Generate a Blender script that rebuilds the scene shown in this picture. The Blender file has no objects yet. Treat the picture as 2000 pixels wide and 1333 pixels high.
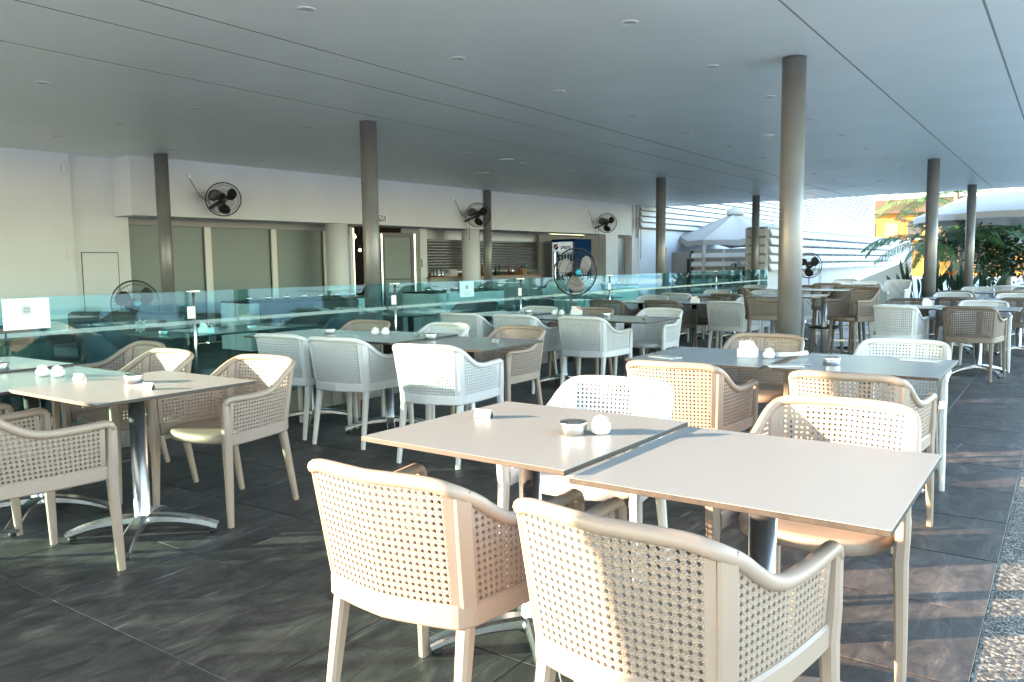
import bpy, math, random
from math import sin, cos, pi, radians, sqrt, atan2
from mathutils import Vector, Matrix

random.seed(7)
S = bpy.context.scene
C = S.collection

# ------------------------------------------------------------------ camera, sky, sun, exposure
cam_d = bpy.data.cameras.new('camera')
cam = bpy.data.objects.new('camera', cam_d)
C.objects.link(cam)
YAW, PITCH, ROLL = .6093, .09554, -.01227
fw = Vector((-sin(YAW) * cos(PITCH), cos(YAW) * cos(PITCH), -sin(PITCH)))
rt = Vector((cos(YAW), sin(YAW), 0))
up = rt.cross(fw)
rt2 = rt * cos(ROLL) + up * sin(ROLL)
up2 = -rt * sin(ROLL) + up * cos(ROLL)
mt = Matrix((rt2, up2, -fw)).transposed().to_4x4()
mt.translation = (0, 0, 1.3)
cam.matrix_world = mt
cam_d.sensor_width = 36
cam_d.lens = 36 * 1562 / 2000
cam_d.clip_start = .05
cam_d.clip_end = 2000
S.camera = cam

SUN_EL = radians(10)
SUN_XY = Vector((-.769, -.639))                    # towards the sun, on plan
world = bpy.data.worlds.new('World')
S.world = world
world.use_nodes = True
wn = world.node_tree
wn.nodes.clear()
sky = wn.nodes.new('ShaderNodeTexSky')
sky.sky_type = 'NISHITA'
sky.sun_disc = False
sky.sun_elevation = SUN_EL
sky.sun_rotation = atan2(SUN_XY.x, SUN_XY.y)
sky.dust_density = 0.3
bg = wn.nodes.new('ShaderNodeBackground')
bg.inputs['Strength'].default_value = .15
wo = wn.nodes.new('ShaderNodeOutputWorld')
wn.links.new(sky.outputs[0], bg.inputs['Color'])
wn.links.new(bg.outputs[0], wo.inputs[0])

sun_d = bpy.data.lights.new('sun', 'SUN')
sun_d.energy = 3.5
sun_d.angle = radians(.6)
sun_d.color = (1, .70, .46)
sun = bpy.data.objects.new('sun', sun_d)
C.objects.link(sun)
to_sun = Vector((SUN_XY.x * cos(SUN_EL), SUN_XY.y * cos(SUN_EL), sin(SUN_EL))).normalized()
sun.rotation_euler = to_sun.to_track_quat('Z', 'Y').to_euler()
sun.location = (-20, -17, 12)

S.view_settings.view_transform = 'Standard'
S.view_settings.look = 'None'
S.view_settings.gamma = 1
S.view_settings.exposure = 3.58
S.cycles.max_bounces = 10
S.cycles.diffuse_bounces = 5
S.cycles.transparent_max_bounces = 24
S.cycles.caustics_reflective = False
S.cycles.caustics_refractive = False
try:
    S.cycles.use_denoising = True
    S.cycles.sample_clamp_indirect = 6
except Exception:
    pass

# ------------------------------------------------------------------ helpers
class MB:
    """collects faces, built as one mesh object"""
    def __init__(s):
        s.v, s.f, s.m, s.uv, s.sm = [], [], [], [], []
    def vert(s, p):
        s.v.append(tuple(p)); return len(s.v) - 1
    def face(s, idx, m=0, uv=None, smooth=False):
        s.f.append(tuple(idx)); s.m.append(m); s.uv.append(uv); s.sm.append(smooth)
    def box(s, x0, x1, y0, y1, z0, z1, m=0, mat=None):
        P = [Vector((x, y, z)) for z in (z0, z1) for y in (y0, y1) for x in (x0, x1)]
        if mat: P = [mat @ p for p in P]
        b = len(s.v); s.v += [tuple(p) for p in P]
        for f in ((0, 2, 3, 1), (4, 5, 7, 6), (0, 1, 5, 4), (2, 6, 7, 3), (0, 4, 6, 2), (1, 3, 7, 5)):
            s.face([b + i for i in f], m)
        return s
    def cbox(s, x0, x1, y0, y1, z0, z1, c=.004, m=0, mat=None):
        """box with chamfered upper and lower edges and corners"""
        rings = []
        for z, k in ((z0, c), (z0 + c, 0), (z1 - c, 0), (z1, c)):
            a, b_, d, e = x0 + k, x1 - k, y0 + k, y1 - k
            q = c
            rings.append([(a + q, d, z), (b_ - q, d, z), (b_, d + q, z), (b_, e - q, z), (b_ - q, e, z), (a + q, e, z), (a, e - q, z), (a, d + q, z)])
        s.loft(rings, m, True, True, mat, smooth=False)
        return s
    def loft(s, rings, m=0, cap0=True, cap1=True, mat=None, closed=True, smooth=True):
        b = len(s.v); n = len(rings[0])
        for r in rings:
            for p in r:
                p = Vector(p)
                s.v.append(tuple(mat @ p if mat else p))
        for i in range(len(rings) - 1):
            for j in range(n if closed else n - 1):
                k = (j + 1) % n
                s.face([b + i * n + j, b + i * n + k, b + (i + 1) * n + k, b + (i + 1) * n + j], m, None, smooth)
        if cap0: s.face([b + j for j in range(n)][::-1], m)
        if cap1: s.face([b + (len(rings) - 1) * n + j for j in range(n)], m)
        return s
    def lathe(s, prof, n=20, cx=0, cy=0, m=0, mat=None, cap0=True, cap1=True, smooth=True, ribs=0, ribd=0):
        rings = []
        for r, z in prof:
            rr = [r * (1 + ribd * cos(ribs * 2 * pi * j / n)) for j in range(n)]
            rings.append([(cx + rr[j] * cos(2 * pi * j / n), cy + rr[j] * sin(2 * pi * j / n), z) for j in range(n)])
        return s.loft(rings, m, cap0, cap1, mat, True, smooth)
    def sweep(s, pts, sides, w, h, shape='ell', n=10, m=0, caps=True, mat=None):
        """section w along 'side', h along the other axis; w,h scalars or lists"""
        pts = [Vector(p) for p in pts]
        rings = []
        N = len(pts)
        for i, p in enumerate(pts):
            T = (pts[min(i + 1, N - 1)] - pts[max(i - 1, 0)]).normalized()
            sd = Vector(sides[i] if isinstance(sides, list) else sides)
            sd = (sd - T * sd.dot(T)).normalized()
            U = sd.cross(T).normalized()
            ww = w[i] if isinstance(w, (list, tuple)) else w
            hh = h[i] if isinstance(h, (list, tuple)) else h
            if shape == 'ell':
                rings.append([p + sd * (ww / 2 * cos(2 * pi * j / n)) + U * (hh / 2 * sin(2 * pi * j / n)) for j in range(n)])
            else:
                c = min(ww, hh) * .22
                q = [(-ww / 2 + c, -hh / 2), (ww / 2 - c, -hh / 2), (ww / 2, -hh / 2 + c), (ww / 2, hh / 2 - c), (ww / 2 - c, hh / 2), (-ww / 2 + c, hh / 2), (-ww / 2, hh / 2 - c), (-ww / 2, -hh / 2 + c)]
                rings.append([p + sd * a + U * b for a, b in q])
        return s.loft(rings, m, caps, caps, mat, True, shape == 'ell')
    def tube(s, pts, r, n=8, m=0, mat=None):
        pts = [Vector(p) for p in pts]
        d = (pts[-1] - pts[0])
        side = Vector((0, 0, 1)) if abs(d.normalized().z if d.length else 0) < .8 else Vector((1, 0, 0))
        return s.sweep(pts, side, 2 * r, 2 * r, 'ell', n, m, True, mat)
    def torus(s, R, r, n=32, k=8, mat=None, m=0, z=0):
        b = len(s.v)
        for i in range(n):
            a = 2 * pi * i / n
            for j in range(k):
                t = 2 * pi * j / k
                p = Vector(((R + r * cos(t)) * cos(a), (R + r * cos(t)) * sin(a), z + r * sin(t)))
                s.v.append(tuple(mat @ p if mat else p))
        for i in range(n):
            for j in range(k):
                s.face([b + i * k + j, b + ((i + 1) % n) * k + j, b + ((i + 1) % n) * k + (j + 1) % k, b + i * k + (j + 1) % k], m, None, True)
        return s
    def mesh(s, name, mats):
        me = bpy.data.meshes.new(name)
        me.from_pydata(s.v, [], s.f)
        for mm in (mats if isinstance(mats, (list, tuple)) else [mats]): me.materials.append(mm)
        me.polygons.foreach_set('material_index', s.m)
        me.polygons.foreach_set('use_smooth', s.sm)
        if any(u is not None for u in s.uv):
            lay = me.uv_layers.new(name='UVMap')
            k = 0
            for f, u in zip(s.f, s.uv):
                for i in range(len(f)):
                    if u is not None: lay.data[k].uv = u[i]
                    k += 1
        me.update()
        return me
    def build(s, name, mats, parent=None, loc=None, rot=None):
        return put(name, s.mesh(name, mats), parent, loc, rot)

def put(name, me, parent=None, loc=None, rot=None):
    o = bpy.data.objects.new(name, me)
    C.objects.link(o)
    if parent: o.parent = parent
    if loc: o.location = loc
    if rot: o.rotation_euler = rot
    return o

def tag(o, label=None, cat=None, group=None, kind=None):
    if label: o['label'] = label
    if cat: o['category'] = cat
    if group: o['group'] = group
    if kind: o['kind'] = kind
    return o

def thing(name, label, cat, loc=(0, 0, 0), rz=0, group=None):
    o = bpy.data.objects.new(name, None)
    o.empty_display_size = .1
    C.objects.link(o)
    o.location = loc; o.rotation_euler = (0, 0, rz)
    return tag(o, label, cat, group)

def copy_thing(src, loc, rz, label, group=None, mats=None):
    r = src.copy(); C.objects.link(r)
    r.location = loc; r.rotation_euler = (0, 0, rz)
    r['label'] = label
    if group: r['group'] = group
    def rec(o, par):
        for ch in o.children:
            c = ch.copy(); C.objects.link(c); c.parent = par
            rec(ch, c)
    kids = list(src.children)
    for ch in kids:
        c = ch.copy(); C.objects.link(c); c.parent = r
        for g in ch.children:
            d = g.copy(); C.objects.link(d); d.parent = c
    return r

def text_obj(name, body, size, mat_, parent=None, loc=(0, 0, 0), rot=(0, 0, 0), extrude=.0008, align='CENTER', bold=0.0, line=1.0):
    cu = bpy.data.curves.new(name, 'FONT')
    cu.body = body; cu.size = size; cu.extrude = extrude; cu.align_x = align; cu.align_y = 'CENTER'
    cu.offset = bold; cu.space_line = line
    tmp = bpy.data.objects.new('tmp_text', cu)
    C.objects.link(tmp)
    dg = bpy.context.evaluated_depsgraph_get()
    me = bpy.data.meshes.new_from_object(tmp.evaluated_get(dg))
    bpy.data.objects.remove(tmp); bpy.data.curves.remove(cu)
    me.materials.clear(); me.materials.append(mat_)
    return put(name, me, parent, loc, rot)

# ------------------------------------------------------------------ materials
def mat(name, col, rough=.5, metal=0, noise=0, nscale=8, bump=0, bscale=60, spec=.5, coat=0, emit=None, estr=0, rv=.05):
    m = bpy.data.materials.new(name); m.use_nodes = True
    nt = m.node_tree; b = nt.nodes['Principled BSDF']
    b.inputs['Base Color'].default_value = (*col, 1)
    b.inputs['Roughness'].default_value = rough
    b.inputs['Metallic'].default_value = metal
    b.inputs['Specular IOR Level'].default_value = spec
    b.inputs['Coat Weight'].default_value = coat
    if emit:
        b.inputs['Emission Color'].default_value = (*emit, 1)
        b.inputs['Emission Strength'].default_value = estr
    tc = nt.nodes.new('ShaderNodeTexCoord')
    if noise:
        n = nt.nodes.new('ShaderNodeTexNoise'); n.inputs['Scale'].default_value = nscale; n.inputs['Detail'].default_value = 6
        nt.links.new(tc.outputs['Object'], n.inputs['Vector'])
        r = nt.nodes.new('ShaderNodeMapRange')
        r.inputs['From Min'].default_value = .3; r.inputs['From Max'].default_value = .7
        r.inputs['To Min'].default_value = 1 - noise; r.inputs['To Max'].default_value = 1 + noise
        nt.links.new(n.outputs['Fac'], r.inputs['Value'])
        mx = nt.nodes.new('ShaderNodeVectorMath'); mx.operation = 'SCALE'
        mx.inputs[0].default_value = col
        nt.links.new(r.outputs[0], mx.inputs['Scale'])
        nt.links.new(mx.outputs[0], b.inputs['Base Color'])
        rr = nt.nodes.new('ShaderNodeMapRange')
        rr.inputs['From Min'].default_value = .3; rr.inputs['From Max'].default_value = .7
        rr.inputs['To Min'].default_value = max(.02, rough - rv); rr.inputs['To Max'].default_value = rough + rv
        nt.links.new(n.outputs['Fac'], rr.inputs['Value'])
        nt.links.new(rr.outputs[0], b.inputs['Roughness'])
    if bump:
        n2 = nt.nodes.new('ShaderNodeTexNoise'); n2.inputs['Scale'].default_value = bscale; n2.inputs['Detail'].default_value = 4
        nt.links.new(tc.outputs['Object'], n2.inputs['Vector'])
        bp = nt.nodes.new('ShaderNodeBump'); bp.inputs['Strength'].default_value = bump; bp.inputs['Distance'].default_value = .002
        nt.links.new(n2.outputs['Fac'], bp.inputs['Height'])
        nt.links.new(bp.outputs[0], b.inputs['Normal'])
    return m

def weave_mat(name, col):
    """moulded cane pattern: fine ridges between the holes, in the panel's own UVs (one cell = one unit)"""
    m = mat(name, col, .5)
    nt = m.node_tree; b = nt.nodes['Principled BSDF']
    uv = nt.nodes.new('ShaderNodeTexCoord')
    def ridge(vec, width, scale):
        dot = nt.nodes.new('ShaderNodeVectorMath'); dot.operation = 'DOT_PRODUCT'
        nt.links.new(uv.outputs['UV'], dot.inputs[0]); dot.inputs[1].default_value = vec
        fr = nt.nodes.new('ShaderNodeMath'); fr.operation = 'FRACT'
        mu = nt.nodes.new('ShaderNodeMath'); mu.operation = 'MULTIPLY'; mu.inputs[1].default_value = scale
        nt.links.new(dot.outputs['Value'], mu.inputs[0]); nt.links.new(mu.outputs[0], fr.inputs[0])
        pp = nt.nodes.new('ShaderNodeMath'); pp.operation = 'PINGPONG'; pp.inputs[1].default_value = .5
        nt.links.new(fr.outputs[0], pp.inputs[0])
        mr = nt.nodes.new('ShaderNodeMapRange'); mr.inputs['From Min'].default_value = 0; mr.inputs['From Max'].default_value = width
        mr.inputs['To Min'].default_value = 0; mr.inputs['To Max'].default_value = 1
        nt.links.new(pp.outputs[0], mr.inputs['Value'])
        return mr.outputs[0]
    outs = [ridge((1, 0, 0), .2, 2), ridge((0, 1, 0), .2, 2), ridge((1, 1, 0), .25, 1), ridge((1, -1, 0), .25, 1)]
    acc = outs[0]
    for o in outs[1:]:
        mn = nt.nodes.new('ShaderNodeMath'); mn.operation = 'MULTIPLY'
        nt.links.new(acc, mn.inputs[0]); nt.links.new(o, mn.inputs[1]); acc = mn.outputs[0]
    bp = nt.nodes.new('ShaderNodeBump'); bp.inputs['Strength'].default_value = .9; bp.inputs['Distance'].default_value = .0024
    nt.links.new(acc, bp.inputs['Height']); nt.links.new(bp.outputs[0], b.inputs['Normal'])
    return m

def glass_mat(name, tint, rough=0.0, haze=0.0, haze_col=(.8, .8, .8)):
    m = bpy.data.materials.new(name); m.use_nodes = True
    nt = m.node_tree; nt.nodes.clear()
    out = nt.nodes.new('ShaderNodeOutputMaterial')
    tr = nt.nodes.new('ShaderNodeBsdfTransparent'); tr.inputs[0].default_value = (*tint, 1)
    gl = nt.nodes.new('ShaderNodeBsdfGlossy'); gl.inputs['Roughness'].default_value = rough
    gl.inputs['Color'].default_value = (.95, 1, 1, 1)
    fr = nt.nodes.new('ShaderNodeFresnel')
    geo = nt.nodes.new('ShaderNodeNewGeometry')
    mr = nt.nodes.new('ShaderNodeMapRange')
    mr.inputs['To Min'].default_value = 1.5; mr.inputs['To Max'].default_value = 1 / 1.5
    nt.links.new(geo.outputs['Backfacing'], mr.inputs['Value']); nt.links.new(mr.outputs[0], fr.inputs['IOR'])
    mx = nt.nodes.new('ShaderNodeMixShader')
    nt.links.new(fr.outputs[0], mx.inputs[0]); nt.links.new(tr.outputs[0], mx.inputs[1]); nt.links.new(gl.outputs[0], mx.inputs[2])
    last = mx.outputs[0]
    if haze:
        df = nt.nodes.new('ShaderNodeBsdfDiffuse'); df.inputs[0].default_value = (*haze_col, 1)
        m2 = nt.nodes.new('ShaderNodeMixShader'); m2.inputs[0].default_value = haze
        nt.links.new(last, m2.inputs[1]); nt.links.new(df.outputs[0], m2.inputs[2]); last = m2.outputs[0]
    nt.links.new(last, out.inputs[0])
    return m

def tile_mat():
    m = bpy.data.materials.new('slate_tile'); m.use_nodes = True
    nt = m.node_tree; b = nt.nodes['Principled BSDF']
    tc = nt.nodes.new('ShaderNodeTexCoord'); oi = nt.nodes.new('ShaderNodeObjectInfo')
    geo = nt.nodes.new('ShaderNodeNewGeometry')
    sc = nt.nodes.new('ShaderNodeVectorMath'); sc.operation = 'SCALE'; sc.inputs[0].default_value = (13, 29, 7)
    nt.links.new(oi.outputs['Random'], sc.inputs['Scale'])
    add = nt.nodes.new('ShaderNodeVectorMath'); add.operation = 'ADD'
    nt.links.new(geo.outputs['Position'], add.inputs[0]); nt.links.new(sc.outputs[0], add.inputs[1])
    mp = nt.nodes.new('ShaderNodeMapping'); mp.inputs['Rotation'].default_value = (0, 0, radians(14))
    mp.inputs['Scale'].default_value = (6.0, 2.3, 1)
    nt.links.new(add.outputs[0], mp.inputs[0])
    n1 = nt.nodes.new('ShaderNodeTexNoise'); n1.inputs['Scale'].default_value = 1.5; n1.inputs['Detail'].default_value = 12; n1.inputs['Roughness'].default_value = .74; n1.inputs['Distortion'].default_value = 1.1
    nt.links.new(mp.outputs[0], n1.inputs['Vector'])
    cr = nt.nodes.new('ShaderNodeValToRGB')
    e = cr.color_ramp.elements
    e[0].position = .25; e[0].color = (.017, .0155, .016, 1)
    e[1].position = .78; e[1].color = (.24, .215, .20, 1)
    k = e.new(.45); k.color = (.036, .033, .033, 1)
    k = e.new(.6); k.color = (.080, .072, .068, 1)
    nt.links.new(n1.outputs['Fac'], cr.inputs[0])
    mp2 = nt.nodes.new('ShaderNodeMapping'); mp2.inputs['Rotation'].default_value = (0, 0, radians(22)); mp2.inputs['Scale'].default_value = (16, 2.2, 1)
    nt.links.new(add.outputs[0], mp2.inputs[0])
    n2 = nt.nodes.new('ShaderNodeTexNoise'); n2.inputs['Scale'].default_value = 1.0; n2.inputs['Detail'].default_value = 5; n2.inputs['Roughness'].default_value = .6
    nt.links.new(mp2.outputs[0], n2.inputs['Vector'])
    vr = nt.nodes.new('ShaderNodeMapRange'); vr.inputs['From Min'].default_value = .66; vr.inputs['From Max'].default_value = .76
    vr.inputs['To Max'].default_value = .55
    nt.links.new(n2.outputs['Fac'], vr.inputs['Value'])
    mx = nt.nodes.new('ShaderNodeMix'); mx.data_type = 'RGBA'
    nt.links.new(vr.outputs[0], mx.inputs['Factor']); nt.links.new(cr.outputs[0], mx.inputs['A']); mx.inputs['B'].default_value = (.33, .315, .29, 1)
    # dusty wear patches
    n3 = nt.nodes.new('ShaderNodeTexNoise'); n3.inputs['Scale'].default_value = 1.1; n3.inputs['Detail'].default_value = 4
    nt.links.new(geo.outputs['Position'], n3.inputs['Vector'])
    rr = nt.nodes.new('ShaderNodeMapRange'); rr.inputs['From Min'].default_value = .3; rr.inputs['From Max'].default_value = .7
    rr.inputs['To Min'].default_value = .40; rr.inputs['To Max'].default_value = .58
    nt.links.new(n3.outputs['Fac'], rr.inputs['Value'])
    dm = nt.nodes.new('ShaderNodeMapRange'); dm.inputs['From Min'].default_value = .3; dm.inputs['From Max'].default_value = .7
    dm.inputs['To Min'].default_value = .85; dm.inputs['To Max'].default_value = 1.2
    nt.links.new(n3.outputs['Fac'], dm.inputs['Value'])
    vr2 = nt.nodes.new('ShaderNodeMapRange'); vr2.inputs['To Min'].default_value = .86; vr2.inputs['To Max'].default_value = 1.16
    nt.links.new(oi.outputs['Random'], vr2.inputs['Value'])
    ml = nt.nodes.new('ShaderNodeMath'); ml.operation = 'MULTIPLY'
    nt.links.new(vr2.outputs[0], ml.inputs[0]); nt.links.new(dm.outputs[0], ml.inputs[1]); dm = ml
    s2 = nt.nodes.new('ShaderNodeVectorMath'); s2.operation = 'SCALE'
    nt.links.new(mx.outputs['Result'], s2.inputs[0]); nt.links.new(dm.outputs[0], s2.inputs['Scale'])
    nt.links.new(s2.outputs[0], b.inputs['Base Color']); nt.links.new(rr.outputs[0], b.inputs['Roughness'])
    bp = nt.nodes.new('ShaderNodeBump'); bp.inputs['Strength'].default_value = .6; bp.inputs['Distance'].default_value = .006
    nt.links.new(n1.outputs['Fac'], bp.inputs['Height']); nt.links.new(bp.outputs[0], b.inputs['Normal'])
    return m

def pebble_mat():
    m = bpy.data.materials.new('washed_pebble'); m.use_nodes = True
    nt = m.node_tree; b = nt.nodes['Principled BSDF']
    geo = nt.nodes.new('ShaderNodeNewGeometry')
    v = nt.nodes.new('ShaderNodeTexVoronoi'); v.inputs['Scale'].default_value = 85
    nt.links.new(geo.outputs['Position'], v.inputs['Vector'])
    cr = nt.nodes.new('ShaderNodeValToRGB'); e = cr.color_ramp.elements
    e[0].position = 0; e[0].color = (.025, .024, .022, 1); e[1].position = 1; e[1].color = (.30, .28, .245, 1)
    k = e.new(.5); k.color = (.085, .08, .074, 1)
    sep = nt.nodes.new('ShaderNodeSeparateColor'); nt.links.new(v.outputs['Color'], sep.inputs[0])
    nt.links.new(sep.outputs[0], cr.inputs[0]); nt.links.new(cr.outputs[0], b.inputs['Base Color'])
    b.inputs['Roughness'].default_value = .6
    bp = nt.nodes.new('ShaderNodeBump'); bp.inputs['Strength'].default_value = 1; bp.inputs['Distance'].default_value = .006; bp.invert = True
    nt.links.new(v.outputs['Distance'], bp.inputs['Height']); nt.links.new(bp.outputs[0], b.inputs['Normal'])
    return m

M = dict(
    white=mat('white_resin', (.60, .605, .60), .42, noise=.03, nscale=5, bump=.15, bscale=400),
    taupe=mat('taupe_resin', (.32, .25, .20), .45, noise=.04, nscale=5, bump=.15, bscale=400),
    white_w=weave_mat('white_cane', (.60, .605, .60)),
    taupe_w=weave_mat('taupe_cane', (.32, .25, .20)),
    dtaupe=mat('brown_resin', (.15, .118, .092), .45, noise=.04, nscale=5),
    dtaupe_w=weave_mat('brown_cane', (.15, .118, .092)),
    hpl=mat('laminate', (.275, .292, .295), .27),
    hple=mat('laminate_edge', (.030, .024, .019), .55, noise=.3, nscale=40),
    alu=mat('polished_aluminium', (.84, .85, .87), .23, .97),
    steel=mat('brushed_steel', (.7, .7, .68), .22, 1, noise=.05, nscale=30),
    rubber=mat('black_rubber', (.012, .012, .012), .7),
    ceil=mat('ceiling_paint', (.86, .90, .885), .42, noise=.03, nscale=1.2, bump=.12, bscale=6),
    gap=mat('gap_dark', (.03, .03, .03), .8),
    colm=mat('column_paint', (.20, .197, .19), .38, .35, noise=.10, nscale=4, bump=.06, bscale=30),
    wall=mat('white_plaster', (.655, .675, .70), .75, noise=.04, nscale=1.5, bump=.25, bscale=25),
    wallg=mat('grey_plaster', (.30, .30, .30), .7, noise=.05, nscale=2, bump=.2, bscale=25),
    frame=mat('window_frame', (.60, .60, .58), .4, noise=.03),
    dark=mat('dark_frame', (.03, .03, .032), .35),
    shutter=mat('shutter_metal', (.30, .31, .32), .35, .5, noise=.06, nscale=3),
    black=mat('black_plastic', (.015, .015, .017), .35),
    darkrattan=mat('dark_rattan', (.035, .032, .03), .6, noise=.2, nscale=60, bump=.8, bscale=120),
    cushion=mat('charcoal_cushion', (.09, .10, .115), .85, noise=.1, nscale=12, bump=.3, bscale=80),
    cloth=mat('white_cloth', (.72, .73, .74), .85, noise=.03, bump=.3, bscale=30),
    paper=mat('paper', (.8, .8, .78), .7),
    cardp=mat('number_card', (.42, .43, .44), .5),
    ink=mat('grey_ink', (.22, .3, .34), .7),
    bluec=mat('blue_paint', (.0, .026, .085), .8, spec=.05),
    cyan=mat('cyan_badge', (.01, .35, .5), .35),
    red=mat('red_paint', (.55, .02, .02), .4),
    wht=mat('white_paint', (.8, .8, .8), .4),
    fridgein=mat('fridge_inside', (.75, .78, .8), .4, emit=(.8, .92, 1), estr=.03),  # faint glow put into liner and header for the lit fridge
    tubelit=mat('fridge_lamp', (.8, .9, 1), .4, emit=(.85, .95, 1), estr=.25),
    bulb=mat('lit_bulb', (1, .8, .5), .4, emit=(1, .62, .25), estr=1.5),
    warm=mat('warm_interior', (.22, .12, .05), .7, noise=.2, nscale=2, emit=(1, .42, .1), estr=.006),
    olive=mat('dim_interior', (.055, .045, .028), .8, noise=.2, nscale=2),
    wood=mat('wood', (.30, .16, .075), .5, noise=.25, nscale=6),
    canvas=mat('canvas', (.45, .43, .40), .85, noise=.04, nscale=2, bump=.3, bscale=8),
    canvasp=mat('pavilion_canvas', (.40, .37, .33), .85, noise=.04, nscale=2, bump=.3, bscale=8),
    louvb=mat('shaded_gap', (.36, .39, .41), .8),  # shade between the slats put into the colour of the panel behind
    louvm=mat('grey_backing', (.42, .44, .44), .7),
    louv=mat('white_louvre', (.60, .61, .62), .5, noise=.02, nscale=2),
    louvs=mat('grey_louvre', (.72, .74, .74), .5, noise=.04, nscale=2),
    leaf=mat('palm_leaf', (.05, .115, .035), .45, noise=.35, nscale=3),
    leaf2=mat('broad_leaf', (.028, .07, .026), .35, noise=.35, nscale=3),
    leaf3=mat('spear_leaf', (.04, .085, .045), .4, noise=.3, nscale=3),
    bark=mat('palm_bark', (.20, .16, .12), .9, noise=.3, nscale=14, bump=.8, bscale=30),
    ochre=mat('ochre_render', (.30, .15, .022), .8, noise=.06, nscale=1),
    brownroof=mat('brown_eave', (.06, .036, .025), .8, noise=.2, nscale=2),
    china=mat('white_china', (.82, .82, .8), .22, coat=.3),
    brass=mat('brass', (.55, .42, .22), .3, 1, noise=.08, nscale=40),
    slate=tile_mat(), pebble=pebble_mat(),
    plinth=mat('grey_stone', (.16, .16, .155), .6, noise=.25, nscale=8, bump=.4, bscale=30),
    ground=mat('ground_paving', (.64, .68, .66), .8, noise=.15, nscale=2, bump=.4, bscale=20),
    grout=mat('grout', (.11, .105, .10), .9),
    teal=glass_mat('teal_glass', (.66, .905, .92)),
    clear=glass_mat('clear_glass', (.85, .9, .88)),
    frost=glass_mat('frosted_film', (.80, .93, .95), .4, .13, (.65, .82, .84)),
    frostw=mat('frosted_window', (.165, .205, .20), .45, noise=.05, nscale=1.2),
    fern=mat('orange_flower', (.7, .18, .02), .5),
    tulip=mat('red_napkin', (.6, .03, .03), .7),
    flowerw=mat('brown_grid', (.3, .3, .3), .6),
)

# ------------------------------------------------------------------ ground, floor
MB().box(-400, 400, -400, 600, -.5, -.06).build('ground', M['ground']).__setitem__('kind', 'structure')
MB().box(-.2, 1.3, -8, 27, -.059, -.004).build('pebble_path', M['pebble']).__setitem__('kind', 'structure')
floor = tag(MB().box(-13.2, -.204, -3.65, 27, -.0595, -.0035).build('floor', M['grout']), kind='structure')
P_ = .6125
tile_me = MB().cbox(.002, P_ - .002, .002, P_ - .002, -.003, .0, .0015).mesh('tile', M['slate'])
tiles = []
for i in range(0, 10):
    for j in range(-3, 44):
        x = -.2 - (i + 1) * P_; y = 1.45 - P_ * 2 + j * .6155
        if x < -5.62: continue
        tiles.append((math.hypot(x + .3, y + .3), x, y))
vis = sorted(t for t in tiles if (t[2] > 1.0 + .0 * t[1]) and atan2(-(t[1]), t[2]) < 1.35)
keep = set((t[1], t[2]) for t in vis[:290])
rest = MB()
for _, x, y in tiles:
    if (x, y) in keep:
        put('tile', tile_me, floor, (x, y, random.uniform(-.0004, .0004)))
    else:
        rest.cbox(x + .002, x + P_ - .002, y + .002, y + P_ - .002, -.003, 0, .0015)
for i in range(10, 22):
    for j in range(-6, 44):
        x = -.2 - (i + 1) * P_; y = 1.45 - P_ * 2 + j * .6155
        if x > -13.1: rest.box(x + .002, x + P_ - .002, y + .002, y + P_ - .002, -.003, 0)
for i in range(0, 9):
    for j in range(-6, -3):
        x = -.2 - (i + 1) * P_; y = 1.45 - P_ * 2 + j * .6155
        rest.box(x + .002, x + P_ - .002, y + .002, y + P_ - .002, -.003, 0)
tag(rest.build('tile_field', M['slate'], floor), kind='stuff')
# slotted drain by the plinth
dr = thing('floor_grate', 'slotted metal drain grate in the dark floor beside the glass plinth', 'drain grate', (-5.33, 2.98, .001))
MB().box(-.13, .13, -.17, .17, 0, .003).build('frame', M['steel'], dr)
sl = MB()
for i in range(9):
    sl.box(-.11, .11, -.15 + i * .035, -.13 + i * .035, .0032, .005)
sl.build('slots', M['gap'], dr)

# ------------------------------------------------------------------ roof slab, ceiling panels, joints
H = 3.0
RX = .55                                           # outer roof edge
ceil = tag(MB().box(-13.6, RX, -4.1, 23.0, H + .04, H + .45).build('ceiling', M['gap']), kind='structure')
xs = [-13.6, -6.60, -5.55, -4.93, -1.645, -.555, RX]
for a, b in zip(xs, xs[1:]):
    MB().box(a + .009, b - .009, -4.1, 23.0, H, H + .038).build('ceiling_panel', M['ceil'], ceil)
for a in xs[1:-1]:
    MB().box(a - .0085, a + .0085, -4.1, 23.0, H + .0006, H + .03).build('joint_strip', M['gap'] if a < -3 else M['wallg'], ceil)
fas = MB()
fas.box(-13.6, RX, 23.002, 23.06, H - .002, H + .45)
fas.box(-13.6, RX, -4.16, -4.102, H - .002, H + .45)
fas.box(RX + .002, RX + .06, -4.1, 23.0, H - .002, H + .45)
fas.build('fascia', M['wht'], ceil)

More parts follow.
